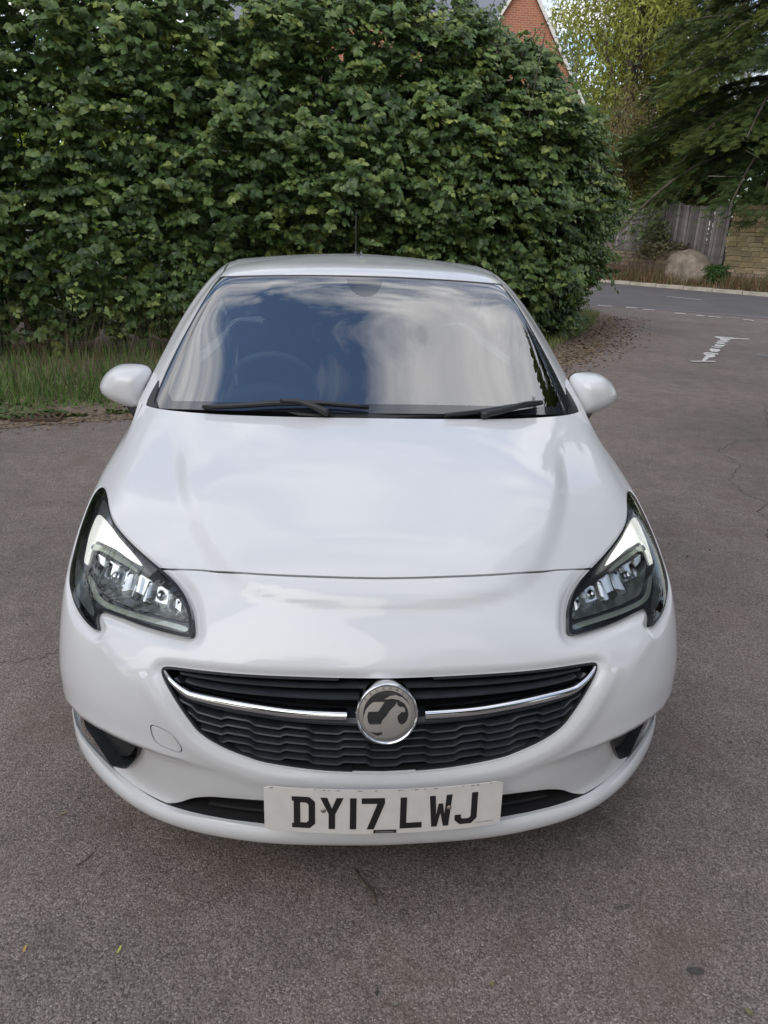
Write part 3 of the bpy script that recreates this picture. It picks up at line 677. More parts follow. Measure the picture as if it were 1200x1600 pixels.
# ---------------------------------------------------------------- grille
def build_grille():
    g=pan('upper_grille','L',GR,.075,M_void,CAR,step=.03,mirror=True,top=-.016)
    # inner black surround following the opening
    sweep('grille_surround','L',GR_half[1:-1],[(-.012,-.0),(-.012,.006),(-.05,.004),(-.05,-.002)],M_black,g,mirror=True,n=4)
    for nm,path in (('grille_slat',[(.0,.4075),(.0705,.4083),(.1646,.4087),(.2554,.4105),(.347,.4128),(.42,.4165),(.455,.419)]),('grille_slat',[(0,.380),(.083,.3805),(.1653,.3828),(.2336,.3853),(.332,.389),(.4145,.3955),(.44,.402)])):
        sweep(nm,'L',path,[(-.065,.004),(-.024,.0025),(-.019,-.001),(-.020,-.006),(-.065,-.010)],M_grille,g,mirror=True)
    sweep('grille_shelf','L',[(.468,.397),(.444,.366),(.413,.353),(.345,.341),(.28,.3345),(.19,.325),(.062,.3185),(0,.317)],[(-.06,.012),(-.018,.010),(-.010,.002),(-.011,-.004),(-.06,-.010)],M_grille,g,mirror=True)
    vd=lambda u:np.interp(u,[0,.062,.19,.28,.345,.41,.444,.49],[.3105,.3116,.3190,.3287,.3352,.3464,.360,.39])
    vbm=lambda u:np.interp(u,[0,.155,.258,.30,.355,.402,.43,.46],[.189,.197,.2105,.222,.242,.270,.306,.352])
    for r in range(6):
        us=np.arange(0,.47,.0065)
        tri=np.abs(((us/.128)%1)*2-1); w=-.0085*sstep(tri,.36,.60)
        vs=vd(us)-.018-r*.0205+w
        ok=vs>vbm(us)-.004
        if not ok.any(): continue
        last=len(us) if ok.all() else int(np.argmax(~ok))
        first=0
        if last<4:
            continue
        path=list(zip(us[first:last],vs[first:last]))
        sweep('wave_slat','L',path,[(-.06,.0065),(-.030,.0058),(-.0185,.0022),(-.0165,-.0008),(-.0195,-.003),(-.036,-.0075),(-.06,-.009)],M_grille,g,mirror=True,n=1,angle=25)
    for s in (1,-1):
        sweep('chrome_strip','L',[(.483,.4175),(.474,.4045),(.4604,.390),(.4362,.3735),(.4136,.366),(.3449,.3585),(.279,.352),(.1911,.3440),(.0837,.3405)],[(-.03,.004),(-.010,.0062),(-.004,.005),(-.001,.0015),(-.0015,-.0025),(-.006,-.0058),(-.012,-.0068),(-.03,-.005)],M_chrome,g,side=s,scale=lambda t:.28+1.35*min(1,t/.6)**.8,n=4,angle=60)
    return g
GRL=build_grille()
def build_openings():
    for s in (1,-1):
        f=pan('fog_lamp_recess','L',FOG,.055,M_black,CAR,step=.03,side=s,top=-.006)
        vv,ff=poly_fill(inset(FOG,.02),.03)
        raised('recess_panel',inset(FOG,.016),lambda q:-.030-.05*np.clip((q[:,0]-.60),0,.3)**1.0,.02,mat('textured_black_plastic',(.012,.013,.015),.55,bump=.3,bscale=350),f,s)
    i=pan('lower_intake','L',IN,.09,M_void,CAR,step=.03,mirror=True,top=-.010)
    for v,o in ((.075,-.03),(.040,-.022)):
        sweep('intake_slat','L',[(0,v),(.15,v),(.3,v-.002),(.40,v-.004)],[(-.08,.004),(o,.003),(o+.004,-.001),(o,-.005),(-.08,-.006)],M_void,i,mirror=True)
build_openings()
sweep('intake_sill','L',[(0,.001),(.2,.001),(.4,.001),(.497,.001)],[(-.003,-.001),(-.10,-.003),(-.10,-.014),(-.003,-.012)],M_void,CAR,mirror=True)
def build_lip():
    top=[(0,.022,.2625),(.14,.027,.2625),(.28,.044,.2625),(.41,.076,.2625),(.5,.106,.2625),(.593,.172,.2625),(.672,.246,.2625),(.741,.324,.263),(.806,.412,.264),(.845,.50,.267)]
    bot=[(0,.021,.214),(.14,.026,.214),(.27,.038,.214),(.36,.056,.214),(.45,.083,.214),(.54,.126,.214),(.63,.192,.215),(.71,.272,.216),(.780,.362,.220),(.822,.44,.228),(.846,.505,.246)]
    T=smooth_poly([p for p in top],6,False) if False else None
    def res(P,n):
        P=np.array(P,float); d=np.r_[0,np.cumsum(np.linalg.norm(np.diff(P,axis=0),axis=1))]; M=spl(d,'n','n'); t=np.linspace(0,d[-1],n); return wts(d,M,t)@P
    n=60; T=res(top,n); B=res(bot,n)
    tan=np.gradient(T,axis=0); tan[:,2]=0; tan/=np.linalg.norm(tan,axis=1)[:,None]; out=np.stack([tan[:,1],-tan[:,0],np.zeros(n)],1)
    out[0]=(0,-1,0)
    V=[];F=[]
    sec=[(0,-.010,-.03),(0,-.008,-.002),(0,.006,-.001),(.15,.0105,0),(.35,.0125,0),(.6,.0105,0),(.85,.006,0),(1,.0,0),(1.05,-.006,0),(1.1,-.02,0),(1.1,-.09,0)]
    for i in range(n):
        fade=min(1,max(.18,(n-1-i)/22))
        for (t,o,dz) in sec:
            p=T[i]*(1-t)+B[i]*t; V.append(p+out[i]*o*fade+np.array([0,0,dz]))
    m=len(sec)
    for i in range(n-1):
        for k in range(m-1): F.append((i*m+k,i*m+k+1,(i+1)*m+k+1,(i+1)*m+k))
    V=np.array(V); k=len(V); V=np.vstack([V,V*[-1,1,1]]); F=F+[tuple(j+k for j in f[::-1]) for f in F]
    o=mk('bumper_lip',V,F,M_paint,CAR,True)
    bm=bmesh.new(); bm.from_mesh(o.data); bmesh.ops.remove_doubles(bm,verts=bm.verts,dist=1e-5); bmesh.ops.recalc_face_normals(bm,faces=bm.faces); bm.to_mesh(o.data); bm.free()
    o.data.polygons.foreach_set('use_smooth',[True]*len(o.data.polygons)); o.data.set_sharp_from_angle(angle=R_(50))
build_lip()
# ---------------------------------------------------------------- badge and number plate
def frame(o,pos,tilt):   # local X right, local Y up the face, local Z out towards the camera
    n=Vector((0,-math.cos(tilt),math.sin(tilt))); x=Vector((1,0,0)); y=n.cross(x)
    m=Matrix((x,y,n)).transposed().to_4x4(); m.translation=Vector(pos)-Vector(CAR.location); return m
CAR_OFF=Vector(CAR.location)
def extr(name,polys,d0,d1,mat,parent,bend=None):
    """flat raised shape; even-odd fill of the outlines"""
    K=50.; pts=[];ed=[]
    for P in polys:
        b=len(pts); n=len(P); pts+=[Vector((p[0]*K,p[1]*K)) for p in P]; ed+=[(b+i,b+(i+1)%n) for i in range(n)]
    r=delaunay_2d_cdt(pts,ed,[],0,1e-6); vv=np.array([tuple(p) for p in r[0]])/K; ff=np.array([list(f) for f in r[2]])
    c=vv[ff].mean(1); ins=np.zeros(len(ff),bool)
    for P in polys: ins^=pip(np.array(P),c)
    ff=ff[ins]; q=vv[ff]; ar=np.cross(q[:,1]-q[:,0],q[:,2]-q[:,0]); ff[ar<0]=ff[ar<0][:,::-1]
    N0=len(vv); bz=lambda x:(bend(x) if bend else 0)
    V=[(x,y,d1+bz(x)) for x,y in vv]+[(x,y,d0+bz(x)) for x,y in vv]; F=[tuple(f) for f in ff.tolist()]; e_={}
    for f in F:
        for k in range(3):
            a_,b_=f[k],f[(k+1)%3]; key=(min(a_,b_),max(a_,b_)); e_[key]=None if key in e_ else (a_,b_)
    for e in e_.values():
        if e: F.append((e[1],e[0],N0+e[0],N0+e[1]))
    return mk(name,V,F,mat,parent)
def build_badge():
    R=.0655
    b=MB(); b.lathe([(0,-.03),(R,-.03),(R,.000),(R-.0008,.003),(R-.003,.0045),(R-.0055,.0035),(R-.0065,.001)],64,'z'); ring=b.build('badge',M_chrome,CAR,False,angle=50)
    ring.matrix_local=frame(ring,(0,.000,.590),R_(17))
    c=MB(); c.lathe([(0,.0012),(R-.0065,.0012)],64,'z'); c.build('badge_field',mat('badge_dark_field',(.03,.03,.034),.25,metal=.4,coat=.5),ring)
    Z=lambda P:[((x-575)/455*R,-(y-530)/455*R) for x,y in P]
    sil=mat('badge_relief_chrome',(.62,.60,.60),.18,metal=1)
    th=np.linspace(0,2*math.pi,64,endpoint=False)
    r1,r2=R-.0066,R-.0155
    extr('letter_band',[[(r1*math.cos(a),r1*math.sin(a)) for a in th],[(r2*math.cos(a),r2*math.sin(a)) for a in th]],.001,.0022,mat('badge_band_chrome',(.50,.50,.51),.15,metal=1),ring)
    grif=[(712,350),(722,395),(790,412),(832,450),(836,500),(812,506),(786,492),(765,520),(735,545),(722,590),(742,650),(780,690),(830,670),(868,620),(886,540),(872,460),(830,380),(740,320),(640,300),(535,312),(600,268),(700,248),(800,285),(880,370),(925,460),(930,560),(895,690),(810,790),(690,860),(560,885),(410,868),(512,822),(500,790),(420,802),(290,768),(250,700),(235,640),(300,640),(330,680),(490,680),(500,625),(560,560),(615,475),(690,400)]
    extr('griffin_relief',[Z(grif)],.001,.0042,sil,ring)
    extr('griffin_relief',[Z([(372,350),(535,350),(450,486),(300,492),(285,560),(300,645),(240,640),(235,560),(260,470),(310,400)])],.001,.0040,sil,ring)
    extr('griffin_eye',[Z([(722,402),(770,405),(800,425),(760,422)])],.0042,.0048,M_void,ring)
    for i,ch in enumerate('VAUXHALL'):
        a=R_(145-i*15.5); o=text_mesh('badge_letter',ch,.0088,M_ink,ring,.0003)
        rr=(r1+r2)/2; o.matrix_local=Matrix.Translation((rr*math.cos(a),rr*math.sin(a),.0026))@Matrix.Rotation(a-math.pi/2,4,'Z')
build_badge()
def build_plate():
    W,H=.260,.0555
    bend=lambda x:-.33*x*x
    def rr(w,h,r,n=5):
        P=[]
        for cx,cy,a0 in ((w-r,h-r,0),(-w+r,h-r,90),(-w+r,-h+r,180),(w-r,-h+r,270)):
            for k in range(n+1):
                a=R_(a0+90*k/n); P.append((cx+r*math.cos(a),cy+r*math.sin(a)))
        Q=[]
        for i in range(len(P)):
            a=Vector(P[i]); b=Vector(P[(i+1)%len(P)]); n_=max(1,int((b-a).length/.02))
            for k in range(n_): Q.append(tuple(a+(b-a)*k/n_))
        return Q
    # plate body as a lofted grid so that it bows
    xs=np.linspace(-W,W,41); V=[];F=[]
    for z in (0,-.003):
        for x in xs:
            for y in (-1,1):
                e=0; c=.006; d=W-abs(x)
                if d<c: e=c-math.sqrt(max(0,c*c-(c-d)**2))
                V.append((x,y*(H-e),z+bend(x)))
    n=len(xs)
    for i in range(n-1):
        a=2*i; F.append((a,a+2,a+3,a+1)); b=a+2*n; F.append((b,b+1,b+3,b+2)); F.append((a+1,a+3,b+3,b+1)); F.append((a,b,b+2,a+2))
    F.append((0,1,2*n+1,2*n)); F.append((2*n-2,4*n-2,4*n-1,2*n-1))
    pl=mk('number_plate',V,F,M_plate,CAR); pl.matrix_local=frame(pl,(0,-.034,.362),R_(4))
    G={'D':[[(0,0),(38,0),(50,12),(50,67),(38,79),(0,79),(0,68),(4,68),(4,11),(0,11)],[(18,14),(18,65),(31,65),(36,60),(36,19),(31,14)]],
     'Y':[[(0,79),(15,79),(25,52),(35,79),(50,79),(32,38),(32,0),(18,0),(18,38)]],'1':[[(0,0),(14,0),(14,79),(0,79)]],
     '7':[[(0,79),(50,79),(50,66),(27,0),(12,0),(34,65),(0,65)]],'L':[[(0,79),(14,79),(14,14),(48,14),(48,0),(0,0)]],
     'W':[[(0,79),(13,79),(16,30),(20,58),(30,58),(34,30),(37,79),(50,79),(44,0),(32,0),(25,34),(18,0),(6,0)]],
     'J':[[(36,79),(50,79),(50,13),(38,0),(12,0),(0,12),(0,25),(14,25),(14,18),(18,14),(32,14),(36,18)]]}
    for ch,x0 in zip('DY17LWJ',(60,121,184.6,209.6,293,356.5,414)):
        P=[[((x0+x)/1000-W,y/1000-.043) for x,y in g] for g in G[ch]]
        extr('plate_character',P,.0002,.0009,M_ink,pl,bend)
    extr('maker_label',[[(-.024,-.0535),(.026,-.0535),(.026,-.0455),(-.024,-.0455)]],.0002,.0010,M_ink,pl,bend)
    # print too small to read in the photograph: rows of tiny strokes
    def strokes(name,x0,x1,y,h,m,seed):
        q=MB(); r_=random.Random(seed); x=x0
        while x<x1:
            w=r_.uniform(.0012,.0024); z=bend(x)+.0013; q.add([(x,y,z),(x+w,y,z),(x+w,y+h*r_.uniform(.7,1),z),(x,y+h*r_.uniform(.7,1),z)],[(0,1,2,3)]); x+=w+r_.uniform(.0005,.0012)
        tag(q.build(name,m,pl),kind='stuff')
    strokes('maker_print',-.019,.021,-.0513,.0032,mat('faded_print',(.3,.3,.3),.5),1)
    strokes('supplier_print',.203,.240,-.0435,.0022,mat('grey_print',(.25,.25,.26),.5),2)
    for x in (-.132,.140):
        b=MB(); b.lathe([(0,.003),(.003,.0028),(.0055,.001),(.0058,-.001)],14,'z',(x,.003,bend(x))); b.build('plate_screw',mat('rusty_screw',(.32,.28,.24),.4,metal=.6),pl,True)
    # chipped and grimy top edge
    g=MB(); r=random.Random(3)
    for k in range(26):
        x=r.uniform(-.25,.25); w=r.uniform(.001,.006); 
        if abs(x)>.2 and r.random()<.5: continue
        z=bend(x)+.0004; g.add([(x-w,.0555,z),(x+w,.0555,z),(x+w*.6,.0555-r.uniform(.001,.0035),z),(x-w*.5,.0555-r.uniform(.001,.004),z)],[(0,1,2,3)])
    g.add([(-.248,.0555,bend(.248)+.0006),(-.239,.0555,bend(.24)+.0006),(-.241,.0515,bend(.24)+.0006),(-.246,.0515,bend(.247)+.0006)],[(0,1,2,3)])
    tag(g.build('edge_grime',mat('plate_grime',(.38,.34,.30),.7),pl),kind='stuff')
    bk=MB(); bk.box((0,-.015,-.024),(.20,.05,.03)); bk.build('plate_bracket',M_black,pl)
build_plate()
# ---------------------------------------------------------------- wipers, mirrors, aerial
def skin_tube(name,side,path,rad,off,mat,parent,n=4,net='U'):
    Q=smooth_poly(path,n,False); P,nn=surf(net,np.clip(Q[:,0],0,9),np.clip(Q[:,1],0,9),0); P=P+nn*(off if np.ndim(off)==0 else np.interp(np.linspace(0,1,len(Q)),np.linspace(0,1,len(off)),off)[:,None])
    P=P*[side,1,1]; b=MB(); k=len(P); r=[rad]*k if np.ndim(rad)==0 else list(np.interp(np.linspace(0,1,k),np.linspace(0,1,len(rad)),rad))
    b.tube([tuple(p) for p in P],r,8); return b.build(name,mat,parent,True)
def wipers():
    w=skin_tube('wiper',-1,[(.60,.012),(.4543,.0300),(.3402,.0450),(.1794,.0500),(.0044,.0370)],[.006,.0085,.010,.0085,.005],.018,M_black,CAR)
    skin_tube('wiper_arm',-1,[(.15,.006),(.20,.020),(.26,.040),(.32,.046)],[.013,.010,.008,.006],[.012,.028,.032,.028],M_black,w)
    skin_tube('wiper_blade',-1,[(.60,.016),(.4543,.0345),(.3402,.0495),(.1794,.0545),(.0044,.041)],.0035,.006,M_rubber,w)
    w=skin_tube('wiper',1,[(.27,.002),(.40,.018),(.52,.038),(.655,.057)],[.005,.008,.010,.008],.018,M_black,CAR)
    skin_tube('wiper_arm',1,[(.40,.004),(.50,.018),(.58,.040),(.655,.055)],[.013,.011,.009,.008],[.014,.026,.030,.022],M_black,w)
    skin_tube('wiper_blade',1,[(.27,.006),(.40,.023),(.52,.043),(.655,.062)],.0035,.006,M_rubber,w)
wipers()
def mirror(side):
    root=None
    # shell: outline (x outwards,z) bulging forward
    prof=[(0,.060),(.010,.082),(.035,.092),(.085,.093),(.125,.086),(.160,.064),(.184,.034),(.193,.010),(.186,-.012),(.160,-.032),(.120,-.048),(.07,-.062),(.035,-.066),(.015,-.048),(.004,.005)]
    P=smooth_poly(prof,4); c=np.array([.075,.020]); V=[];F=[]; K=18; m=len(P)
    for k in range(K+1):
        aa=math.pi/2*k/K; t=math.sin(aa)**.9; s=math.cos(aa)**.62 if k<K else 0; y=1.475-.120*t
        for p in P:
            q=c+(p-c)*max(s,.001); sk=.03*t*(1-(q[0]/.19)); V.append((.790+q[0]+.006*t,y+sk*.3-.02*(1-q[0]/.19)*t+.035*(q[0]/.19)**2,1.0-.022+q[1]))
    for k in range(K):
        for i in range(m): F.append((k*m+i,k*m+(i+1)%m,(k+1)*m+(i+1)%m,(k+1)*m+i))
    V=np.array(V)
    b=mk('door_mirror',V*[side,1,1],F if side>0 else [f[::-1] for f in F],M_paint,CAR,True)
    bm=bmesh.new(); bm.from_mesh(b.data); bmesh.ops.recalc_face_normals(bm,faces=bm.faces); bm.to_mesh(b.data); bm.free()
    G=[(.790+(c+(p-c)*.93)[0],1.474+.035*(p[0]/.19)**2,.978+(c+(p-c)*.93)[1]) for p in P]
    mk('mirror_glass',np.array(G)*[side,1,1],[tuple(range(m))],M_chrome,b)
    R=[(.790+(c+(p-c)*s)[0],y+.035*(p[0]/.19)**2,.978+(c+(p-c)*s)[1]) for s,y in ((1.0,1.473),(1.012,1.478),(1.0,1.487),(.92,1.486)) for p in P]
    mk('mirror_rim',np.array(R)*[side,1,1],[(k*m+i,k*m+(i+1)%m,(k+1)*m+(i+1)%m,(k+1)*m+i) for k in range(3) for i in range(m)],M_black,b,True)
    f=MB(); f.tube([(side*.785,1.385,.895),(side*.82,1.40,.905),(side*.865,1.425,.945)],[.040,.038,.024],12); f.build('mirror_foot',M_black,b,True)
for s in (1,-1): mirror(s)
def aerial():
    b=MB(); b.lathe([(0,.0),(.022,0),(.020,.008),(.012,.016),(.006,.024)],20,'z',(0,2.98,1.452)); a=b.build('aerial',M_black,CAR,True)
    b=MB(); b.tube([(0,2.98,1.47),(0,3.02,1.58),(0,3.06,1.69)],[.0035,.003,.002],6); b.build('aerial_rod',M_black,a,True)
aerial()
# ---------------------------------------------------------------- wheels, interior
def wheel(x,y,side):
    t=MB(); t.lathe([(.20,-.085),(.225,-.093),(.262,-.096),(.288,-.090),(.297,-.075),(.298,0),(.297,.075),(.288,.090),(.262,.096),(.225,.093),(.20,.085)],40,'x')
    w=t.build('wheel',M_rubber,CAR,True); w.location=Vector((x,y,.298))-CAR_OFF
    r=MB(); r.lathe([(.205,.085*side),(.198,.07*side),(.19,.0),(.05,.0)],40,'x'); r.build('rim',M_rim,w,False,angle=40)
    for k in range(5):
        a=k*2*math.pi/5; s=MB(); rot=Matrix.Rotation(a,3,'X'); s.box(rot@Vector((.065*side,0,.115)),(.022,.045,.17),rot); s.build('spoke',M_rim,w)
    h=MB(); h.lathe([(0,.085*side),(.03,.083*side),(.036,.06*side),(.036,0)],20,'x'); h.build('hub_cap',M_rim,w,True)
    l=MB(); l.lathe([(.35,-.16*side),(.352,.055*side)],36,'x'); q=l.build('arch_liner',M_void,w,True)
for s in (1,-1):
    wheel(s*.745,.835,s); wheel(s*.745,3.345,s)
def interior():
    b=MB(); b.box((0,2.05,.235),(1.30,3.3,.03)); b.box((0,1.13,.58),(1.36,.03,.68)); b.build('floor_pan',M_void,CAR)
    d=MB()
    V=[];F=[];xs=np.linspace(-.70,.70,15)
    pr=[(1.04,.90),(1.10,.945),(1.25,.955),(1.42,.945),(1.52,.90),(1.54,.80),(1.50,.55)]
    for x in xs:
        for (y,z) in pr: V.append((x,y+.12*(abs(x)/.7)**2.2*0+.0,z-.02*(abs(x)/.7)**2))
    m=len(pr)
    for i in range(len(xs)-1):
        for k in range(m-1): F.append((i*m+k,(i+1)*m+k,(i+1)*m+k+1,i*m+k+1))
    ds=mk('dashboard',V,F,M_dash,CAR,True)
    # instrument hood
    h=MB(); h.tube([(-.54,1.40,.93),(-.48,1.41,.975),(-.36,1.415,.99),(-.24,1.41,.975),(-.18,1.40,.93)],[.03,.035,.036,.035,.03],8); h.build('instrument_hood',M_dash,ds,True)
    s=MB(); a=np.linspace(0,2*math.pi,41); rot=Matrix.Rotation(R_(25),3,'X')
    s.tube([Vector((-.36,1.66,.93))+rot@Vector((.185*math.cos(q),0,.185*math.sin(q))) for q in a],.016,8,False)
    for q in (R_(190),R_(350),R_(270)): s.tube([Vector((-.36,1.66,.93)),Vector((-.36,1.66,.93))+rot@Vector((.18*math.cos(q),0,.18*math.sin(q)))],.014,6)
    s.tube([Vector((-.36,1.64,.93)),Vector((-.36,1.50,.88))],[.06,.04],12); s.build('steering_wheel',mat('grey_wheel_leather',(.16,.165,.17),.5),CAR,True)
    for sx in (-.37,.37):
        q=MB(); q.box((sx,2.12,.52),(.50,.50,.14),Matrix.Rotation(R_(8),3,'X'),.03); q.box((sx,2.42,.84),(.47,.13,.60),Matrix.Rotation(R_(-14),3,'X'),.04); st=q.build('seat',M_seat,CAR,True,2)
        q=MB(); q.box((sx,2.50,1.22),(.25,.09,.17),Matrix.Rotation(R_(-8),3,'X'),.03); q.build('headrest',M_seat,st,True,2)
    q=MB(); q.box((0,3.30,.80),(1.15,.13,.60),Matrix.Rotation(R_(-16),3,'X'),.04); q.box((0,3.05,.50),(1.15,.5,.14),None,.04); q.build('rear_seat',M_seat,CAR,True,1)
    us=np.linspace(0,5.3,60); V=[];F=[]; vs=[.84,.9,1.0,1.2,1.5,1.62]
    for v in vs:
        P,n=surf('U',us,np.full(60,v),-.025); V+=P.tolist()
    for k in range(len(vs)-1):
        for i in range(59): F.append((k*60+i,k*60+i+1,(k+1)*60+i+1,(k+1)*60+i))
    V=np.array(V); V=np.vstack([V,V*[-1,1,1]]); n0=len(us)*len(vs); F=F+[tuple(j+n0 for j in f[::-1]) for f in F]
    mk('headlining',V,F,M_trimgrey,CAR,True)
    # pillar trims and door cards seen through the glass
    for s in (1,-1):
        for (ua,ub,nm) in ((.86,1.25,'pillar_trim'),(2.83,3.02,'pillar_trim')):
            pm=M_trimgrey if ua<1 else M_dash
            uu=np.linspace(ua,ub,5); V=[];F=[]; vv_=np.linspace(.02,.86,10)
            for v in vv_:
                P,n=surf('U',uu,np.full(5,v),-.03); V+=P.tolist()
            for k in range(9):
                for i in range(4): F.append((k*5+i,k*5+i+1,(k+1)*5+i+1,(k+1)*5+i))
            mk(nm,np.array(V)*[s,1,1],F,pm,CAR,True)
        uu=np.linspace(1.3,4.3,16); V=[];F=[]; vv_=np.linspace(.1,1.42,8)
        for v in vv_:
            P,n=surf('L',uu,np.full(16,v),-.06,False); V+=P.tolist()
        for k in range(7):
            for i in range(15): F.append((k*16+i,k*16+i+1,(k+1)*16+i+1,(k+1)*16+i))
        mk('door_card',np.array(V)*[s,1,1],F,M_dash,CAR,True)
    # rear view mirror and rain sensor pod behind the glass
    P,n=surf('U',[0],[.735],-.04); p=P[0]
    b=MB(); b.box((0,p[1]+.01,p[2]-.01),(.16,.07,.05),Matrix.Rotation(R_(30),3,'X'),.015); pod=b.build('sensor_pod',M_black,CAR,True)
    b=MB(); b.box((0,p[1]+.12,p[2]-.055),(.22,.03,.065),None,.012); b.build('rear_view_mirror',M_black,CAR,True)
    b=MB(); b.box((0,p[1]+.08,p[2]-.035),(.02,.12,.02)); b.build('mirror_stalk',M_black,pod)
    # door handles
    for s in (1,-1):
        P,n=surf('L',[2.72],[1.02],.02); q=MB(); q.box(tuple(P[0]*[s,1,1]),(.025,.18,.025),None,.008); q.build('door_handle',M_paint,CAR,True)
interior()
# shift every direct child so that the car's origin sits at its middle on the ground
for o in CAR.children:
    if o.name.split('.')[0] in ('badge','number_plate','wheel'): continue
    o.location=o.location-CAR_OFF

# ---------------------------------------------------------------- ground
gz=lambda y: .03*np.maximum(0,np.asarray(y,float)-6)
def rot_basis(yaw,pitch,roll):
    """arrays of rotation matrices: Z(yaw) X(pitch) Y(roll)"""
    cy,sy,cp,sp,cr,sr=np.cos(yaw),np.sin(yaw),np.cos(pitch),np.sin(pitch),np.cos(roll),np.sin(roll); z=np.zeros_like(cy); o=z+1
    Z=np.stack([cy,-sy,z,sy,cy,z,z,z,o],-1).reshape(-1,3,3); X=np.stack([o,z,z,z,cp,-sp,z,sp,cp],-1).reshape(-1,3,3); Y=np.stack([cr,z,sr,z,o,z,-sr,z,cr],-1).reshape(-1,3,3)
    return Z@X@Y
def frames(dirv,nrm):
    """rotation with local Y=dirv and local Z close to nrm"""
    y=dirv/np.linalg.norm(dirv,axis=1)[:,None]; x=np.cross(y,nrm); x/=np.linalg.norm(x,axis=1)[:,None]+1e-9; z=np.cross(x,y)
    return np.stack([x,y,z],-1)
def scatter(name,tmplV,tmplF,pos,R,sc,mat,parent=None,tint=None,smooth=False):
    tv=np.array(tmplV,float); tf=np.array(tmplF,int); n=len(pos); sc=np.asarray(sc); sc=sc[:,None,None] if sc.ndim==1 else sc[:,None,:]
    V=np.einsum('nij,nkj->nki',R,tv[None]*sc)+pos[:,None,:]; F=tf[None]+(np.arange(n)*len(tv))[:,None,None]
    t=None if tint is None else np.repeat(tint,len(tv))
    return mk(name,V.reshape(-1,3),F.reshape(-1,tf.shape[1]),mat,parent,smooth,tint=t)
LEAF_V=[(0,.04,0),(0,.5,.07),(0,1.12,-.16),(-.34,.10,.03),(-.49,.46,-.05),(-.24,.84,-.09),(.34,.10,.03),(.49,.46,-.05),(.24,.84,-.09)]
LEAF_F=[(0,1,4,3),(1,2,5,4),(0,6,7,1),(1,7,8,2)]
def asphalt_material():
    m=bpy.data.materials.new('asphalt'); m.use_nodes=True; nt=m.node_tree; b=nt.nodes['Principled BSDF']; N=nt.nodes.new; L=nt.links.new
    tc=N('ShaderNodeTexCoord'); 
    def noise(sc,det=4,rough=.6):
        n=N('ShaderNodeTexNoise'); n.inputs['Scale'].default_value=sc; n.inputs['Detail'].default_value=det; n.inputs['Roughness'].default_value=rough; L(tc.outputs['Object'],n.inputs[0]); return n.outputs[0]
    def ramp(src,stops):
        r=N('ShaderNodeValToRGB'); L(src,r.inputs[0]); e=r.color_ramp.elements
        e[0].position,e[0].color=stops[0][0],(*stops[0][1],1); e[1].position,e[1].color=stops[-1][0],(*stops[-1][1],1)
        for p,c in stops[1:-1]: q=e.new(p); q.color=(*c,1)
        return r.outputs[0]
    def mix(kind,f,a,c):
        x=N('ShaderNodeMix'); x.data_type='RGBA'; x.blend_type=kind
        if isinstance(f,float): x.inputs[0].default_value=f
        else: L(f,x.inputs[0])
        for i,s in ((6,a),(7,c)):
            if isinstance(s,tuple): x.inputs[i].default_value=(*s,1)
            else: L(s,x.inputs[i])
        return x.outputs[2]
    vo=N('ShaderNodeTexVoronoi'); vo.inputs['Scale'].default_value=260; L(tc.outputs['Object'],vo.inputs[0])
    hs=N('ShaderNodeSeparateColor'); L(vo.outputs['Color'],hs.inputs[0])
    stone=ramp(hs.outputs[0],[(0,(.127,.105,.094)),(.4,(.227,.190,.173)),(.8,(.312,.266,.244)),(.96,(.38,.332,.307)),(1,(.50,.445,.412))])
    edge=ramp(vo.outputs['Distance'],[(.0,(1,1,1)),(.55,(.95,.95,.95)),(.9,(.55,.54,.54))])
    c=mix('MULTIPLY',.8,stone,edge)
    big=ramp(noise(.7,6,.65),[(.3,(.78,.78,.79)),(.7,(1.14,1.12,1.10))]); c=mix('MULTIPLY',1.0,c,big)
    mid=ramp(noise(7,7,.75),[(.3,(.78,.78,.78)),(.7,(1.15,1.15,1.15))]); c=mix('MULTIPLY',1.0,c,mid)
    brown=ramp(noise(2.2,6,.7),[(.54,(0,0,0)),(.74,(.6,.6,.6))]); c=mix('MIX',brown,c,(.17,.125,.088))
    grit=ramp(noise(45,3,.7),[(.66,(0,0,0)),(.72,(.7,.7,.7))]); c=mix('MIX',grit,c,(.055,.048,.045))
    # old oil drop stain
    def stain(x,y,rx,ry,c,col,amt):
        mp=N('ShaderNodeMapping'); mp.vector_type='POINT'; mp.inputs['Location'].default_value=(-x/rx,-y/ry,0); mp.inputs['Scale'].default_value=(1/rx,1/ry,0); L(tc.outputs['Object'],mp.inputs[0])
        ln=N('ShaderNodeVectorMath'); ln.operation='LENGTH'; L(mp.outputs[0],ln.inputs[0])
        ad=N('ShaderNodeMath'); ad.operation='ADD'; L(ln.outputs['Value'],ad.inputs[0]); nn=N('ShaderNodeMath'); nn.operation='MULTIPLY'; nn.inputs[1].default_value=1.2; L(noise(22,5,.7),nn.inputs[0]); L(nn.outputs[0],ad.inputs[1])
        r=ramp(ad.outputs[0],[(.95,(amt,)*3),(1.45,(0,0,0))]); return mix('MIX',r,c,col)
    c=stain(.70,-.15,.055,.026,c,(.055,.058,.055),.8)
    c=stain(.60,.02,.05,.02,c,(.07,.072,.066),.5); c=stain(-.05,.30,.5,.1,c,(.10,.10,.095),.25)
    L(c,b.inputs['Base Color']); b.inputs['Roughness'].default_value=.82; b.inputs['Specular IOR Level'].default_value=.35
    bp=N('ShaderNodeBump'); bp.inputs['Strength'].default_value=.55; bp.inputs['Distance'].default_value=.004; bp.invert=True; L(vo.outputs['Distance'],bp.inputs['Height'])
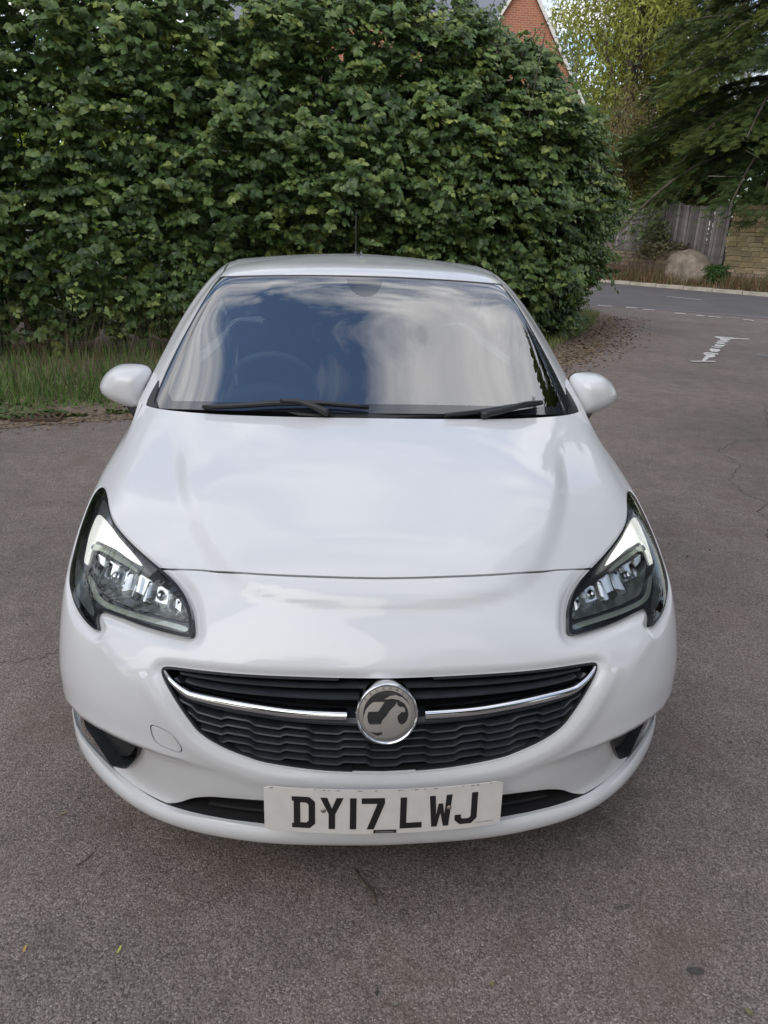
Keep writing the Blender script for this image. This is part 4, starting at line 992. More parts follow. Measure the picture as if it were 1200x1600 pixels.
    b2=N('ShaderNodeBump'); b2.inputs['Strength'].default_value=.35; b2.inputs['Distance'].default_value=.01; L(noise(30,5,.7),b2.inputs['Height']); L(bp.outputs[0],b2.inputs['Normal']); L(b2.outputs[0],b.inputs['Normal'])
    return m
M_asph=asphalt_material()
def ground():
    ys=[-60,6,120,400]; xs=[-250,250]
    V=[(x,y,float(gz(min(y,120)))) for y in ys for x in xs]
    F=[(2*i,2*i+1,2*i+3,2*i+2) for i in range(3)]
    tag(mk('asphalt_ground',V,F,M_asph),kind='structure')
ground()
def sheet(name,poly,lift,m,kind='structure',parent=None,fine=None):
    P=np.array(poly,float)
    if fine:
        Q=[]
        for i in range(len(P)):
            a,b=P[i],P[(i+1)%len(P)]; n=max(1,int(np.linalg.norm(b-a)/fine[0]))
            for k in range(n): Q.append(a+(b-a)*k/n)
        Q=np.array(Q); c=P.mean(0); d=Q-c; d/=np.linalg.norm(d,axis=1)[:,None]
        Q=Q+d*(snoise(Q*fine[2],5)*fine[1])[:,None]; P=Q
    pts=[Vector(p) for p in P]; n=len(P); 
    lo,hi=P.min(0),P.max(0)
    extra=[(x,6.0) for x in np.linspace(lo[0],hi[0],9)[1:-1]] if lo[1]<6<hi[1] else []
    extra=[e for e in extra if pip(P,np.array([e]))[0]]
    # split along the crest y=6 so that the sheet never dips under the ground
    ed=[(i,(i+1)%n) for i in range(n)]
    if lo[1]<6<hi[1]: pts+= [Vector((lo[0]-1,6.0)),Vector((hi[0]+1,6.0))]; ed.append((n,n+1))
    r=delaunay_2d_cdt(pts,ed,[],0,1e-6); vv=np.array([tuple(p) for p in r[0]]); ff=np.array([list(f) for f in r[2]]); c=vv[ff].mean(1); ff=ff[pip(P,c)]
    q=vv[ff]; ar=np.cross(q[:,1]-q[:,0],q[:,2]-q[:,0]); ff[ar<0]=ff[ar<0][:,::-1]
    V=np.column_stack([vv,gz(vv[:,1])+lift]); o=mk(name,V,ff,m,parent)
    if kind: o['kind']=kind
    return o
M_road=mat('road_asphalt',(.135,.128,.130),.75,var=.12,vscale=1.5,bump=.3,bscale=120)
M_roadedge=mat('road_joint',(.21,.205,.20),.8,var=.15,vscale=3)
M_soil=mat('brown_soil',(.19,.145,.105),.95,var=.45,vscale=9,bump=.8,bscale=40)
M_litter=mat('leaf_litter',(.17,.12,.085),.95,var=.5,vscale=16,bump=.9,bscale=50)
M_kerb=mat('pale_kerb_stone',(.42,.38,.31),.85,var=.2,vscale=6,bump=.2,bscale=30)
M_white=mat('worn_road_paint',(.72,.70,.66),.7,var=.18,vscale=25)
KA=np.array([9.162,24.2]); KD=np.array([.6614,-.75]); KN=np.array([.75,.6614])
kp=lambda t,o=0:(KA+KD*t+KN*o)
def road_things():
    near=[(-14,26),(0,21.6),(6.15,16.61),(7.7,15.6),(9.39,14.5),(14,11.6),(26,4)]
    far=[tuple(kp(32)),tuple(kp(-40))]
    sheet('road',near+far,.004,M_road)
    w=.18
    sheet('road_joint',near[1:6]+[(x+.10,y+w) for x,y in near[1:6][::-1]],.008,M_roadedge)
    # kerb stones
    k=empty('kerb',(0,0,0)); k['kind']='structure'
    st=None
    for i in range(-16,26):
        c=kp(i*.92+.46,.07); hgt=.11
        if st is None:
            b=MB(); b.box((0,0,0),(.905,.15,hgt+.1),None,.012); st=b.build('kerb_stone',M_kerb,k); o=st
        else: o=st.copy(); COL.objects.link(o)
        o.parent=k; o.location=(c[0],c[1],float(gz(c[1]))+hgt/2-.05+random.uniform(-.006,.006)); o.rotation_euler=(0,0,math.atan2(KD[1],KD[0])+random.uniform(-.008,.008))
    # bank behind the kerb
    V=[];F=[];n=60;ts=np.linspace(-16,26,n); prof=[(.14,.09),(.5,.12),(.8,.2),(1.0,.32),(1.35,.5),(1.6,.55),(4,.7),(14,.9)]
    for t in ts:
        for o,h in prof:
            p=kp(t,o); V.append((p[0],p[1],float(gz(p[1]))+h+float(snoise(np.array([[t*2,o*3]]),2)[0])*.05*(o>.2)))
    m=len(prof)
    for i in range(n-1):
        for j in range(m-1): F.append((i*m+j,(i+1)*m+j,(i+1)*m+j+1,i*m+j+1))
    tag(mk('roadside_bank',V,F,M_soil,None,True),kind='structure')
    # centre line dashes
    def strip_mark(a,b,w,name,par,worn=0):
        a=np.array(a);b=np.array(b); d=(b-a)/np.linalg.norm(b-a); nn=np.array([-d[1],d[0]])*w/2
        L=np.linalg.norm(b-a); pts=[]; k=max(2,int(L/.12)); r=random.Random(int(a[0]*100))
        up=[a+d*L*i/k+nn*(1-worn*r.random()) for i in range(k+1)]; dn=[a+d*L*i/k-nn*(1-worn*r.random()) for i in range(k+1)][::-1]
        return sheet(name,up+dn,.012,M_white,kind='structure' if par is None else None,parent=par)
    mk_=empty('road_markings'); mk_['kind']='structure'
    for t in np.arange(-26,24,3.2):
        c0=np.array([9.51,19.02]); p=c0+KD*t; strip_mark(p,p+KD*.95,.09,'centre_dash',mk_,.3)
    for a,b in (((6.2,16.35),(6.5,16.2)),((6.78,16.05),(7.0,15.92)),((7.06,15.72),(7.3,15.6)),((7.55,15.1),(7.75,14.97)),((7.86,14.70),(8.0,14.62)),((8.08,14.55),(8.28,14.42)),((8.62,14.12),(8.8,14.0)),((9.1,13.85),(9.45,13.6))):
        strip_mark(a,b,.16,'give_way_dash',mk_,.6)
    tm=empty('bay_marking'); tm['kind']='structure'
    d=np.array([1.62,2.42]); d/=np.linalg.norm(d); s0=np.array([5.14,8.82]); nn=np.array([d[1],-d[0]])
    for a,l,w in ((0,.5,.08),(.42,.45,.22),(.75,.2,.24),(1.06,.34,.20),(1.55,.10,.26),(1.72,.22,.18),(2.05,.2,.24),(2.32,.15,.28),(2.52,.42,.24)):
        strip_mark(s0+d*a,s0+d*(a+l),w,'worn_stripe',tm,.75)
    strip_mark((4.96,8.80),(5.32,8.83),.10,'worn_stripe',tm,.5); strip_mark((6.58,11.27),(6.9,11.22),.30,'worn_stripe',tm,.7); strip_mark((6.75,11.22),(7.12,11.17),.12,'worn_stripe',tm,.3)
    sheet('faded_patch',[(6.3,9.4),(6.9,9.35),(7.0,9.6),(6.4,9.65)],.006,mat('faded_mark',(.2,.19,.185),.8),parent=tm,kind=None)
    # crack in the tarmac on the right
    cr=[(4.6,6.3),(4.19,5.52),(3.9,5.0),(3.95,4.75),(3.35,4.6),(3.05,4.3),(3.02,3.9),(2.72,3.5),(2.66,3.15),(2.74,3.0),(2.56,2.84),(2.52,2.6),(2.38,2.45),(2.27,2.2),(2.3,1.9),(2.1,1.5)]
    P=[];r=random.Random(5)
    for a,b in zip(cr[:-1],cr[1:]):
        a=np.array(a);b=np.array(b); n=max(2,int(np.linalg.norm(b-a)/.05))
        for k in range(n): q=a+(b-a)*k/n; P.append((q[0]+r.uniform(-.018,.018),q[1]+r.uniform(-.018,.018)))
    P=np.array(P); T=np.gradient(P,axis=0); T/=np.linalg.norm(T,axis=1)[:,None]; Nn=np.stack([-T[:,1],T[:,0]],1); w=np.array([r.uniform(.0008,.005) for _ in P])[:,None]
    V=[];F=[]
    for i in range(len(P)):
        for s in (1,-1): q=P[i]+Nn[i]*w[i]*s; V.append((q[0],q[1],float(gz(q[1]))+.0015))
    for i in range(len(P)-1): F.append((2*i,2*i+1,2*i+3,2*i+2))
    tag(mk('tarmac_crack',V,F,mat('crack_dirt',(.06,.054,.05),.95)),kind='structure')
    P=[]
    for k in range(60): f=k/59; P.append((-1.75+.85*f+r.uniform(-.012,.012),.78+.85*f+.12*math.sin(f*7)+r.uniform(-.012,.012)))
    P=np.array(P); T=np.gradient(P,axis=0); T/=np.linalg.norm(T,axis=1)[:,None]; Nn=np.stack([-T[:,1],T[:,0]],1); V=[];F=[]
    for i in range(60):
        w_=r.uniform(.0004,.0022)
        for s in (1,-1): q=P[i]+Nn[i]*w_*s; V.append((q[0],q[1],.0015))
    for i in range(59): F.append((2*i,2*i+1,2*i+3,2*i+2))
    tag(mk('tarmac_crack',V,F,mat('crack_dirt',(.06,.054,.05),.95)),kind='structure')
    sheet('verge_soil',[(-14,4.2),(-6,4.5),(-2.86,4.72),(-2.0,5.15),(-.5,5.6),(1.5,6.6),(3.2,8.6),(4.2,10.2),(5.0,11.8),(5.9,14.5),(5.2,17),(2,16),(-14,12)],.004,M_soil,fine=(.12,.09,3.0))
    sheet('field_ground',[(-60,10.5),(0,11.5),(4.5,14),(3,21),(-12,27),(-60,60)],.012,mat('sunlit_field_grass',(.17,.23,.05),.9,var=.3,vscale=4))
road_things()
# ---------------------------------------------------------------- hedge
HEDGE=np.array([(-12,7.0),(-7.5,7.6),(-4.3,8.25),(-2,8.75),(0,9.3),(2,9.9),(3.2,10.6),(3.9,11.6),(4.15,12.8),(3.9,14.2)])
M_bark=mat('grey_brown_bark',(.10,.08,.06),.9,var=.3,vscale=12,bump=.5,bscale=60)
M_hleaf=leafmat('hedge_leaf',[(.038,.070,.026),(.080,.140,.046),(.132,.210,.064),(.205,.290,.084),(.37,.43,.12)],rough=.40,trans=.25,spec=.5)
def hedge():
    h=empty('hedge',(0,9.3,0)); tag(h,'tall overgrown green hazel hedge filling the background behind the white car','hedge')
    S=smooth_poly(HEDGE,12,False); d=np.r_[0,np.cumsum(np.linalg.norm(np.diff(S,axis=0),axis=1))]; Ltot=d[-1]
    def pt(s): return np.stack([np.interp(s,d,S[:,0]),np.interp(s,d,S[:,1])],1)
    def nor(s): a=pt(s+.05)-pt(s-.05); a/=np.linalg.norm(a,axis=1)[:,None]+1e-9; return np.stack([a[:,1],-a[:,0]],1)   # towards the lane
    ztop=lambda s:np.interp(s,[0,6,10,13.0,15.2,16.6,Ltot],[5.3,5.2,5.0,4.70,4.15,3.65,3.2])
    prof=lambda z,zt:np.interp(z/zt,[0,.06,.16,.30,.5,.7,.85,.95,1.0],[-.25,.08,.32,.50,.58,.55,.35,0,-.5])
    def field(s,z): 
        q=np.stack([s*2.1,z*2.5],1); return .26*snoise(q,11)+.16*snoise(q*2.4,12)
    n=17500; s=rng.uniform(.2,Ltot,n); u=rng.random(n); zt=ztop(s); z=(.05+u*1.0)*zt*(1-.0)
    z=np.minimum(z,zt*1.02)
    # fewer twigs in the dark skirt
    keep=(z>.8)|(rng.random(n)<.75); s,z,zt=s[keep],z[keep],zt[keep]
    depth=rng.exponential(.24,len(s))*(z<zt*.97)
    back=rng.random(len(s))<.45; depth=np.where(back,rng.uniform(.5,1.6,len(s)),depth)
    off=prof(z,zt)+field(s,z)*np.where(back,.3,1)-depth
    N2=nor(s); P2=pt(s)+N2*off[:,None]; base_=np.column_stack([P2,gz(P2[:,1])*.6+z]); nrm=np.column_stack([N2,np.clip((z/zt-.55)*1.6,-.1,1.2)]); nrm/=np.linalg.norm(nrm,axis=1)[:,None]
    pos=[];dr=[];nm=[];tn=[];sz=[]; tw=MB()
    for i in range(len(base_)):
        side=rng.normal(0,.75); t2=np.array([-N2[i][1],N2[i][0]]); dirv=np.array([N2[i][0]*.9+t2[0]*side,N2[i][1]*.9+t2[1]*side,rng.normal(.05,.35)+max(0,(z[i]/zt[i]-.85))*3]); dirv/=np.linalg.norm(dirv)
        L=rng.uniform(.28,.60)*(1.25 if z[i]>zt[i]*.9 else 1); k=int(L/.045); start=base_[i]-dirv*L*.55
        ts=rng.uniform(-.1,1.0); bright=rng.random()<.17
        tc_=rng.normal(.38,.16)+(.30 if bright else 0)+.10*np.clip((z[i]/zt[i]-.5),0,1)
        pts=[]
        for j in range(k+1):
            f=(j+1)/(k+1); c=start+dirv*L*f+np.array([0,0,-.16*L*f*f]); pts.append(c)
            sg=1 if j%2 else -1; sd=np.cross(dirv,[0,0,1]); sd/=np.linalg.norm(sd)+1e-6
            d_=sd*sg*rng.uniform(.5,1.1)+dirv*rng.uniform(.25,.8)+np.array([0,0,rng.normal(-.35,.28)])
            pos.append(c); dr.append(d_); nn_=nrm[i]*1.0+np.array([0,0,.50])+rng.normal(0,.42,3); nm.append(nn_); tn.append(tc_+rng.normal(0,.11)-.12*min(1,depth[i]*1.2)*0); sz.append(rng.uniform(.058,.108)*(1.05-.35*(f>.85)))
        if i%9==0 and depth[i]<.25: tw.tube([tuple(pts[0]),tuple(pts[len(pts)//2]),tuple(pts[-1])],[.006,.004,.002],4,False)
    for k in range(230):
        s_=rng.uniform(.5,Ltot-.2); zt_=float(ztop(np.array([s_]))[0]); Nn=nor(np.array([s_]))[0]; top=rng.random()<.6; zz=zt_*rng.uniform(.9,1.0) if top else zt_*rng.uniform(.2,.9)
        o_=rng.uniform(-.5,.2) if top else float(prof(np.array([zz]),np.array([zt_]))[0])-.1; p0=pt(np.array([s_]))[0]+Nn*o_; c0=np.array([p0[0],p0[1],float(gz(p0[1]))*.6+zz])
        dv=np.array([Nn[0]*(.25 if top else 1)+rng.normal(0,.3),Nn[1]*(.25 if top else 1),rng.uniform(.8,1.3) if top else rng.uniform(.1,.6)]); dv/=np.linalg.norm(dv); L=rng.uniform(.45,.85); tcs=rng.uniform(.45,.8); pts=[]
        for j in range(11):
            f=(j+1)/11; c=c0+dv*L*f+np.array([0,0,-.22*L*f*f]); pts.append(tuple(c)); sd=np.cross(dv,[0,0,1]); sd/=np.linalg.norm(sd)+1e-6
            pos.append(c); dr.append(sd*(1 if j%2 else -1)*rng.uniform(.5,1.1)+dv*.5+np.array([0,0,rng.normal(-.2,.3)])); nm.append(np.array([Nn[0],Nn[1],.8])+rng.normal(0,.4,3)); tn.append(tcs+rng.normal(0,.1)); sz.append(rng.uniform(.05,.10)*(1.1-.5*f))
        tw.tube([pts[0],pts[5],pts[-1]],[.005,.004,.002],4,False)
    pos=np.array(pos);dr=np.array(dr);nm=np.array(nm);tn=np.clip(np.array(tn),0,1);sz=np.array(sz)
    Rm=frames(dr,nm); sc=np.stack([sz*rng.uniform(.85,1.1,len(sz)),sz,sz*rng.uniform(.3,2.2,len(sz))],1)
    # the 300 that show largest: nearest to the camera inside the view
    cam_=np.array([-.112,-1.257,1.505]); v=pos-cam_; yaw=R_(4.2); lat=v[:,0]*math.cos(yaw)-v[:,1]*math.sin(yaw); dep=v[:,1]*math.cos(yaw)+v[:,0]*math.sin(yaw)
    vis=(np.abs(lat/dep)<.50)&(pos[:,2]>1.3)&(pos[:,2]<3.6); score=np.where(vis,sz/np.linalg.norm(v,axis=1),0); near=np.argsort(-score)[:300]
    rest=np.ones(len(pos),bool); rest[near]=False
    tag(scatter('foliage',LEAF_V,LEAF_F,pos[rest],Rm[rest],sc[rest],M_hleaf,h,tn[rest],True),kind='stuff').location=(0,-9.3,0)
    protos=[]
    for t in (.25,.4,.55,.75):
        me=bpy.data.meshes.new('leaf'); me.from_pydata(LEAF_V,[],LEAF_F); a=me.attributes.new('tint','FLOAT','POINT'); a.data.foreach_set('value',np.full(9,t,np.float32)); me.materials.append(M_hleaf); me.polygons.foreach_set('use_smooth',[True]*4); protos.append(me)
    for i in near:
        o=bpy.data.objects.new('leaf',protos[int(np.clip((tn[i]-.15)/.18,0,3))]); COL.objects.link(o); o.parent=h
        M=Matrix(Rm[i].tolist()).to_4x4()@Matrix.Diagonal((*sc[i],1)); M.translation=Vector(pos[i])-Vector((0,9.3,0)); o.matrix_local=M
    tag(tw.build('twig',M_bark,h),kind='stuff').location=(0,-9.3,0)
    for k in range(58):
        s_=np.array([rng.uniform(.5,Ltot-.3)]); p=pt(s_)[0]+nor(s_)[0]*rng.uniform(-.7,.05); g0=float(gz(p[1])); H=rng.uniform(2.8,4.3); b=MB(); lean=rng.normal(0,.18,2)
        pts=[(p[0]+lean[0]*f*H*.4+math.sin(f*5+k)*.05,p[1]+lean[1]*f*H*.4,g0+H*f) for f in np.linspace(0,1,7)]
        r0=rng.uniform(.012,.035); b.tube(pts,[r0*(1-.7*f) for f in np.linspace(0,1,7)],6,False); b.build('stem',M_bark,h,True).location=(0,-9.3,0)
    print('hedge leaves',len(pos))
hedge()
# ---------------------------------------------------------------- grass and weeds
BLADE_V=[(-.5,0,0),(.5,0,0),(-.32,.0,.45),(.32,.0,.45),(0,.10,.80),(0,.28,1.0)]
def grass(name,pos,h,w,m,label=None,lean=.35,tint=None,group=None):
    n=len(pos); yaw=rng.uniform(0,6.28,n); pit=-rng.normal(0,lean,n); R=rot_basis(yaw,pit,rng.normal(0,lean*.5,n))
    V=[(-.5,0,0),(.5,0,0),(.30,.06,.5),(-.30,.06,.5),(.05,.22,.95),(-.05,.22,.95)]; F=[(0,1,2,3),(3,2,4,5)]
    o=scatter(name,V,F,pos,R,np.stack([w,h,h],1),m,None,tint if tint is not None else rng.random(n)); tag(o,label,name if False else None,kind='stuff'); return o
M_grass=leafmat('grass_blade',[(.08,.15,.036),(.14,.24,.058),(.21,.31,.08),(.31,.31,.14),(.40,.34,.21)],rough=.6,trans=.2)
M_dry=leafmat('dry_stalk',[(.10,.075,.045),(.17,.12,.07),(.26,.19,.12),(.12,.13,.05)],rough=.8,trans=.1)
def verge_plants():
    n=26000; x=rng.uniform(-9,-.3,n); t=rng.random(n); front=np.interp(x,[-9,-2.86,-2.0,-.3],[5.15,5.25,5.6,6.2]); y=front+t*(8.7-front)
    edge=snoise(np.stack([x*2,y*2],1),4)*.25; k=(y-front+edge>.12)&(rng.random(n)<.30+.9*np.exp(-((y-front-.75)/.7)**2)); x,y=x[k],y[k]
    hh=np.interp(y-np.interp(x,[-9,-2.86,-2.0,-.3],[5.15,5.25,5.6,6.2]),[0,.25,.6,1.5,3],[.04,.07,.13,.19,.20])*rng.uniform(.6,1.25,len(x))
    patch=snoise(np.stack([x*1.3,y*1.3],1),9); tint=np.clip(.25+.18*patch+rng.normal(0,.15,len(x))+.5*(rng.random(len(x))<.10),0,1)
    grass('verge_grass',np.column_stack([x,y,gz(y)+.002]),hh,rng.uniform(.008,.018,len(x)),M_grass,'long green grass and weeds along the foot of the hedge',.45,tint)
    n=900; x=rng.uniform(-6,.5,n); y=rng.uniform(5.6,8.4,n); k=y>np.interp(x,[-9,-2.86,-2,.5],[5.4,5.5,5.9,6.7]); x,y=x[k],y[k]
    grass('dry_stalks',np.column_stack([x,y,gz(y)]),rng.uniform(.45,1.05,len(x)),rng.uniform(.004,.008,len(x)),M_dry,'thin dry stalks standing among the verge grass',.35)
    # low weeds at the edge of the tarmac
    n=5200; x=rng.uniform(-6,0,n); fr=np.interp(x,[-9,-2.86,-2,0],[5.0,5.05,5.35,5.9]); y=fr+rng.exponential(.22,n); k=snoise(np.stack([x*4,y*4],1),8)>-.15; x,y=x[k],y[k]; n=len(x)
    R=rot_basis(rng.uniform(0,6.28,n),rng.uniform(.1,.9,n),rng.normal(0,.2,n)); s=rng.uniform(.02,.06,n)
    tag(scatter('low_weeds',LEAF_V,LEAF_F,np.column_stack([x,y,gz(y)+.004]),R,s,leafmat('weed_leaf',[(.05,.09,.025),(.09,.14,.04),(.14,.17,.06),(.18,.13,.07)],.6,.15),None,rng.random(n)),'low ragged weeds where the tarmac meets the verge',kind='stuff')
    # litter: dead leaves and crumbs by both hedge ends
    def litter(name,gen,n,label,mcols,smin,smax):
        P=gen(n); k=len(P); R=rot_basis(rng.uniform(0,6.28,k),rng.normal(0,.25,k),rng.normal(0,.3,k)); s=rng.uniform(smin,smax,k)
        tag(scatter(name,LEAF_V,LEAF_F,np.column_stack([P,gz(P[:,1])+.008]),R,s,leafmat(name+'_leaf',mcols,.8,0),None,rng.random(k)),label,kind='stuff')
    def g1(n):
        x=rng.uniform(-8,0,n); y=np.interp(x,[-9,-2.86,-2,0],[4.45,4.8,5.15,5.75])+rng.normal(.12,.18,n); return np.stack([x,y],1)
    def g2(n):
        t=rng.random(n); b=np.stack([np.interp(t,[0,.35,.7,1],[1.3,3.2,4.5,5.7]),np.interp(t,[0,.35,.7,1],[7.0,9.0,11.3,14.0])],1); return b+np.stack([rng.normal(.0,.33,n),rng.normal(-.05,.3,n)],1)
    cols=[(.07,.045,.03),(.14,.09,.055),(.22,.15,.09),(.30,.22,.13)]
    litter('dead_leaf_litter',g1,2600,'brown dead leaf litter along the left edge of the tarmac',cols,.010,.035)
    litter('hedge_end_litter',g2,4200,'brown dead leaves gathered at the right end of the hedge',cols,.012,.05)
    n=1500; x=rng.normal(-3.2,.3,n)*0+rng.uniform(3.0,5.6,n); b=np.interp(x,[3.0,4.6,5.6],[9.4,12.2,14.6]); y=b+rng.uniform(-.1,.8,n)
    grass('hedge_end_grass',np.column_stack([x,y,gz(y)]),rng.uniform(.05,.2,n),rng.uniform(.006,.012,n),M_grass,'short rough grass under the right end of the hedge',.5)
    # drain grate half buried in the verge
    d=empty('drain_grate',(-2.70,5.10,.006),R_(8)); tag(d,'small rusty drain grate half buried in the verge soil','drain grate')
    b=MB(); 
    for c,s in (((0,.11,.012),(.40,.02,.024)),((0,-.11,.012),(.40,.02,.024)),((.19,0,.012),(.02,.20,.024)),((-.19,0,.012),(.02,.20,.024))): b.box(c,s)
    b.build('frame',mat('rusty_iron',(.10,.065,.045),.85,var=.3,vscale=30),d)
    for k in range(6):
        b=MB(); b.box((0,0,0),(.018,.20,.02),Matrix.Rotation(R_(24),3,'Z')); q=b.build('bar',mat('rusty_iron',(.1,.07,.05),.85),d); q.location=(-.135+k*.054,0,.012)
verge_plants()
# ---------------------------------------------------------------- road side: walls, fence, boulder, plants
M_stone=[mat('rubble_stone_a',(.30,.25,.19),.9,var=.3,vscale=14,bump=.6,bscale=30),mat('rubble_stone_b',(.23,.20,.165),.9,var=.3,vscale=14,bump=.6,bscale=30),mat('rubble_stone_c',(.36,.29,.20),.9,var=.3,vscale=14,bump=.6,bscale=30)]
M_ystone=[mat('honey_stone_a',(.36,.28,.15),.9,var=.45,vscale=9,bump=.8,bscale=25),mat('honey_stone_b',(.43,.35,.20),.9,var=.45,vscale=9,bump=.8,bscale=25),mat('honey_stone_c',(.29,.23,.14),.9,var=.45,vscale=9,bump=.8,bscale=25)]
def rough_block(seed,dx,dy,dz):
    bm=bmesh.new(); bmesh.ops.create_cube(bm,size=1); bmesh.ops.bevel(bm,geom=bm.edges[:],offset=.10,segments=1,affect='EDGES'); r=random.Random(seed)
    V=[(v.co.x*dx+r.uniform(-.012,.012),v.co.y*dy+r.uniform(-.012,.012),v.co.z*dz+r.uniform(-.008,.008)) for v in bm.verts]; bm.verts.index_update(); F=[[v.index for v in f.verts] for f in bm.faces]; bm.free(); return V,F
def stone_wall(name,label,t0,t1,off,z0,z1,cw,chh,mats,thick=.3,top=None,cat='wall'):
    c=kp((t0+t1)/2,off); root=empty(name,(c[0],c[1],float(gz(c[1])))); tag(root,label,cat); ang=math.atan2(KD[1],KD[0]); root.rotation_euler=(0,0,ang)
    L=t1-t0; slope=-.03*.75
    core=MB(); core.box((0,thick*.5-.03,(z0+z1)/2-.03),(L,thick,(z1-z0))); core.build('mortar_core',mat('mortar_'+name,(.30,.245,.15) if 'yellow' in name else (.15,.125,.095),.95,var=.3,vscale=5,bump=.6,bscale=20),root)
    protos=[rough_block(i,1,1,1) for i in range(6)]; meshes={}
    z=z0; row=0; r=random.Random(int(t0*10)+3); cnt=0
    while z<z1-.02:
        h=chh*r.uniform(.75,1.3); x=-L/2+r.uniform(-.1,.05)
        while x<L/2-.05 and cnt<300:
            w=cw*r.uniform(.6,1.5); w=min(w,L/2-x+.04)
            zt=z1 if top is None else top((x+w/2)/L+.5)
            if z+h*.5<zt and w>.05:
                key=(r.randrange(6),r.randrange(len(mats)))
                if key not in meshes:
                    me=bpy.data.meshes.new('stone'); me.from_pydata(*[list(a) for a in (protos[key[0]][0],[],protos[key[0]][1])]); me.materials.append(mats[key[1]]); meshes[key]=me
                o=bpy.data.objects.new('stone',meshes[key]); COL.objects.link(o); o.parent=root; o.scale=(w*.95,.16,h*.90); o.location=(x+w/2,.02+r.uniform(-.02,.02),z+h/2+slope*(x)); o.rotation_euler=(0,r.uniform(-.03,.03),r.uniform(-.04,.04)); cnt+=1
            x+=w
        z+=h; row+=1
    print(name,cnt)
    return root
stone_wall('low_stone_wall','low rough dry stone wall below the timber fence',-4.5,1.9,1.0,.05,1.08,.34,.115,M_stone,top=lambda f:1.08-.10*math.sin(f*9)*.3)
stone_wall('yellow_stone_wall','tall honey yellow stone wall to the right of the timber fence',3.3,8.6,1.6,.15,2.6,.36,.14,M_ystone,.4)
stone_wall('low_bank_wall','low crumbling stone edging in front of the yellow stone wall',3.4,9.5,1.05,.05,.62,.36,.12,[M_stone[0],M_stone[2],M_ystone[2]],.25)
def fence():
    a=kp(-5.5,1.75); b=kp(3.25,1.75); root=empty('timber_fence',(a[0],a[1],float(gz(a[1]))),math.atan2(KD[1],KD[0])); tag(root,'weathered grey vertical board fence standing above the low stone wall','fence')
    L=8.7; sl=-.03*.75; mats=[mat('weathered_board_a',(.20,.175,.165),.85,var=.35,vscale=7,bump=.3,bscale=40),mat('weathered_board_b',(.27,.24,.225),.85,var=.35,vscale=7,bump=.3,bscale=40),mat('weathered_board_c',(.14,.125,.12),.85,var=.35,vscale=7,bump=.3,bscale=40)]
    r=random.Random(9); me={}
    x=0
    while x<L:
        w=.105; k=(r.randrange(3),r.randrange(3))
        if k not in me:
            V,F=[],[]
            b_=MB(); b_.box((0,0,.5),(w*.93,.022+.004*k[1],1),Matrix.Identity(3)); m_=bpy.data.meshes.new('board'); m_.from_pydata(b_.V,[],b_.F); m_.materials.append(mats[k[0]]); me[k]=m_
        o=bpy.data.objects.new('board',me[k]); COL.objects.link(o); o.parent=root
        z0=1.02 if x<7.2 else .55 if x>7.7 else .85; z1=(2.42 if x<6.45 else 2.55+.03*math.sin(x*3))
        o.location=(x,r.uniform(-.008,.008)+(.012 if int(x/.105)%2 else 0),z0+sl*x+r.uniform(-.02,.02)); o.scale=(1,1,z1-z0+r.uniform(-.03,.03)); o.rotation_euler=(r.uniform(-.01,.01),r.uniform(-.012,.012),0); x+=.105
    for x in (0,2.2,4.3,6.45,8.6):
        b_=MB(); b_.box((0,-.05 if x in(6.45,) else .06,1.6),(.11,.10,2.2),None,.01); q=b_.build('post',mats[2],root); q.location=(x,0,sl*x)
    for z in (1.25,2.15):
        b_=MB(); b_.box((L/2,.035,z+sl*L/2),(L,.04,.09),Matrix.Rotation(-sl,3,'Y')); b_.build('rail',mats[2],root)
fence()
def boulder():
    bm=bmesh.new(); bmesh.ops.create_icosphere(bm,subdivisions=4,radius=1); V=np.array([v.co[:] for v in bm.verts]); F=[[v.index for v in f.verts] for f in bm.faces]; bm.free()
    n=snoise(V*2.2,3)*.20+snoise(V*5,4)*.10+snoise(V*14,6)*.03; V=V*(1+n)[:,None]; V=np.sign(V)*np.abs(V)**.95*[.88,.5,.56]; V[:,2]*=1-.38*np.clip(V[:,0],-.2,1)
    c=kp(2.55,.95); o=mk('boulder',V,F,mat('pale_boulder',(.25,.205,.16),.92,var=.4,vscale=4,bump=1.0,bscale=9),None,True); o.location=(c[0],c[1],float(gz(c[1]))+.52); o.rotation_euler=(0,R_(14),math.atan2(KD[1],KD[0])); tag(o,'large pale boulder set between the low stone wall and the kerb','boulder')
boulder()
def bank_plants():
    n=9500; t=rng.uniform(-8,10,n); o=rng.uniform(.25,1.0,n); P=np.array([kp(a,b) for a,b in zip(t,o)]); z=gz(P[:,1])+np.interp(o,[.14,.5,.8,1.0],[.09,.12,.2,.32])
    grass('bank_weeds',np.column_stack([P,z]),rng.uniform(.12,.5,n),rng.uniform(.012,.03,n),leafmat('bank_weed',[(.16,.085,.05),(.24,.14,.08),(.30,.22,.12),(.12,.13,.05),(.09,.12,.04)],.8,.1),'dry reddish brown weeds along the bank beyond the road',.4)
    n=900; t=rng.uniform(-4,2.6,n); P=np.array([kp(a,rng.uniform(.62,.9)) for a in t]); grass('climbing_dry_stems',np.column_stack([P,gz(P[:,1])+.2]),rng.uniform(.5,1.2,n),rng.uniform(.008,.02,n),leafmat('dry_stem2',[(.22,.14,.09),(.30,.21,.14),(.17,.13,.08)],.8,.1),'dry twiggy stems leaning on the low stone wall',.25)
bank_plants()
